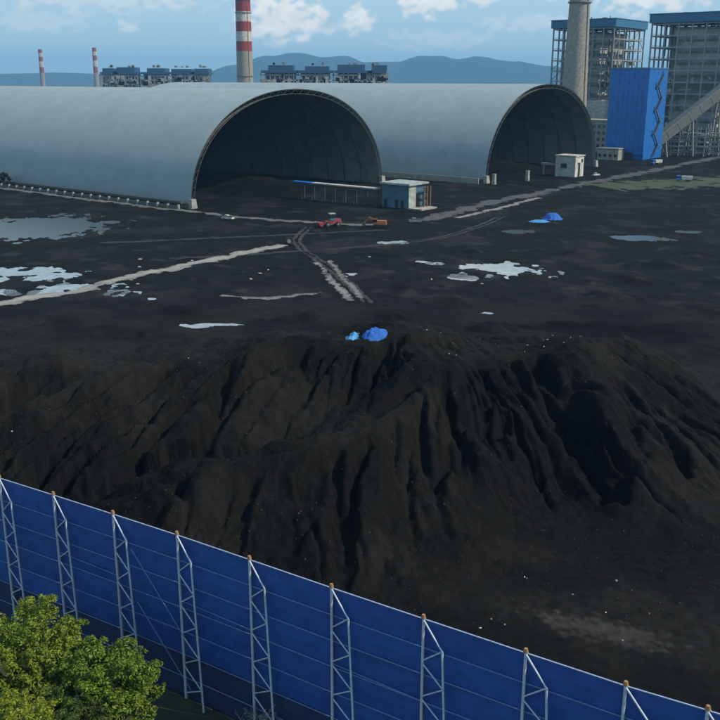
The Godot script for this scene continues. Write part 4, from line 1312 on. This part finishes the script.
func make_vegetation():
	make_tree("bushy green tree with crown touching the fence bottom, tallest of the row", Vector3(-27.4, 0, -68.0), 12.5, 4.5, 0, 11, 52, 480, Color(0.12, 0.185, 0.012), Color(0.32, 0.42, 0.03), 0.16)
	make_tree("dark green tree with round crown beside the taller bushy one", Vector3(-20.4, 0, -65.6), 10.9, 3.9, 1, 12, 50, 460, Color(0.09, 0.16, 0.012), Color(0.25, 0.36, 0.028), 0.15)
	make_tree("yellow green tree, brightest crown of the row by the fence", Vector3(-25.0, 0, -57.6), 12.2, 3.8, 2, 13, 40, 380, Color(0.19, 0.25, 0.015), Color(0.38, 0.44, 0.03), 0.14)
	make_tree("deep green low tree filling in under the tall bushy one", Vector3(-22.5, 0, -61.5), 9.4, 4.0, 1, 14, 36, 360, Color(0.03, 0.06, 0.01), Color(0.10, 0.16, 0.02), 0.14)
	make_shrub("pale flecked shrub, widest of those at the fence foot", Vector3(-8.6, 0, -68.4), 3.8, 2.4, 33, true, "pale_shrub")
	make_shrub("pale flecked shrub farthest along the fence from the trees", Vector3(-2.4, 0, -64.2), 3.9, 1.8, 35, true, "pale_shrub")
	make_tree("small dark round tree beside the near shed's parapet wall", on_yard(-186.0, -503.0), 7.5, 3.2, 1, 41, 18, 90, Color(0.012, 0.022, 0.014), Color(0.03, 0.045, 0.03), 0.5)

func _ready():
	# camera, sky, sun, exposure
	var cam := Camera3D.new()
	cam.name = "camera"
	cam.fov = 41.508
	cam.near = 0.5
	cam.far = 40000.0
	add_child(cam)
	cam.position = Vector3(0, 55, 0)
	cam.rotation = Vector3(deg_to_rad(-16.42), 0, deg_to_rad(0.15))
	cam.current = true
	var we := WorldEnvironment.new()
	we.name = "world_environment"
	var env := Environment.new()
	env.background_mode = Environment.BG_SKY
	env.sky = make_sky()
	env.tonemap_mode = Environment.TONE_MAPPER_LINEAR
	env.tonemap_exposure = 1.0
	env.ambient_light_source = Environment.AMBIENT_SOURCE_SKY
	env.sdfgi_enabled = true
	env.ssao_enabled = true
	env.ssil_enabled = true
	env.fog_enabled = true
	env.fog_density = 0.000072
	env.fog_light_color = Color(0.48, 0.72, 0.90)
	we.environment = env
	add_child(we)
	var sun := DirectionalLight3D.new()
	sun.name = "sun"
	sun.light_energy = 1.45
	sun.light_color = Color(1.0, 0.95, 0.86)
	sun.light_angular_distance = 0.5
	sun.shadow_enabled = true
	var to_sun := Vector3(0.95, 0.0, 0.30).normalized() * cos(deg_to_rad(43.0)) + Vector3(0, sin(deg_to_rad(43.0)), 0)
	add_child(sun)
	sun.look_at_from_position(Vector3.ZERO, -to_sun, Vector3.UP)
	for a in [[n_big, 0.012, 1, 3], [n_mid, 0.05, 2, 4], [n_gul, 0.10, 3, 2], [n_fine, 0.45, 4, 3], [n_edge, 0.11, 6, 4]]:
		a[0].frequency = a[1]; a[0].seed = a[2]; a[0].fractal_octaves = a[3]
		a[0].noise_type = FastNoiseLite.TYPE_SIMPLEX_SMOOTH
	make_materials()
	print("materials ", Time.get_ticks_msec())
	# large structure
	make_ground()
	print("ground ", Time.get_ticks_msec())
	make_water()
	make_tracks()
	make_hills()
	make_shed("huge barrel vaulted coal shed with wide open mouth, the one nearer the yard", Vector3(-32, 0, -478.6), 70.0, 50.8, 380.0, 1)
	make_shed("huge barrel vaulted coal shed behind the white house, the one farther off", Vector3(112.4, 0, -589.6), 70.0, 53.0, 330.0, 2)
	make_shed_extras()
	make_boiler("steel framed boiler house with blue roof behind the plain chimney", Vector3(224.7, 0, -945), 60, 68, 109, 61)
	make_boiler("steel framed boiler house with blue roof, the larger one above the grey gallery", Vector3(289.8, 0, -827.9), 79, 60, 108, 62)
	make_chimney("plain grey concrete chimney beside the boiler house", Vector3(179.5, 0, -830), [[200.0, 0]], 11.9, 5.8, 200.0, [116.0, 196.0])
	make_chimney("thick chimney with red and white bands behind the near shed", Vector3(-175, 0, -1500), [[96.0, 0], [110.0, 1], [124.0, 2], [138.0, 1], [152.0, 2], [166.0, 1], [171.0, 3]], 13.0, 11.0, 171.0, [60.0, 150.0])
	make_chimney("distant thin red and white chimney beyond the shed ridge, standing alone", Vector3(-1285, 0, -4000), [[80.0, 0], [102.0, 1], [124.0, 2], [141.0, 1], [156.0, 2], [170.0, 1]], 10.0, 8.0, 170.0, [])
	make_chimney("distant thin red and white chimney next to the far row of boiler houses", Vector3(-1068, 0, -4000), [[80.0, 0], [104.0, 1], [128.0, 2], [147.0, 1], [162.0, 2], [177.0, 1]], 10.0, 8.0, 177.0, [])
	for q in [[-129.0, 60.0, 40.0], [-73.0, 58.0, 38.0], [-12.0, 62.0, 44.0], [26.0, 30.0, 24.0]]:
		make_far_boiler("distant dark boiler house with navy roof right of the banded chimney", Vector3(q[0], 0, -1600), q[1], 78.0, q[2], int(q[0]) + 400, "distant boiler houses right of the banded chimney")
	for q in [[-476.0, 34.0, 20.0], [-445.0, 46.0, 34.0], [-391.0, 52.0, 34.0], [-339.0, 50.0, 38.0], [-304.0, 36.0, 26.0]]:
		make_far_boiler("distant dark boiler house with navy roof left of the banded chimney", Vector3(q[0], 0, -1900), q[1], 77.0, q[2], int(q[0]) + 700, "distant boiler houses left of the banded chimney")
	make_tower()
	make_gallery()
	make_buildings()
	print("buildings ", Time.get_ticks_msec())
	make_fence()
	make_vegetation()
	make_vehicles()
	make_small()
	print("done ", Time.get_ticks_msec())
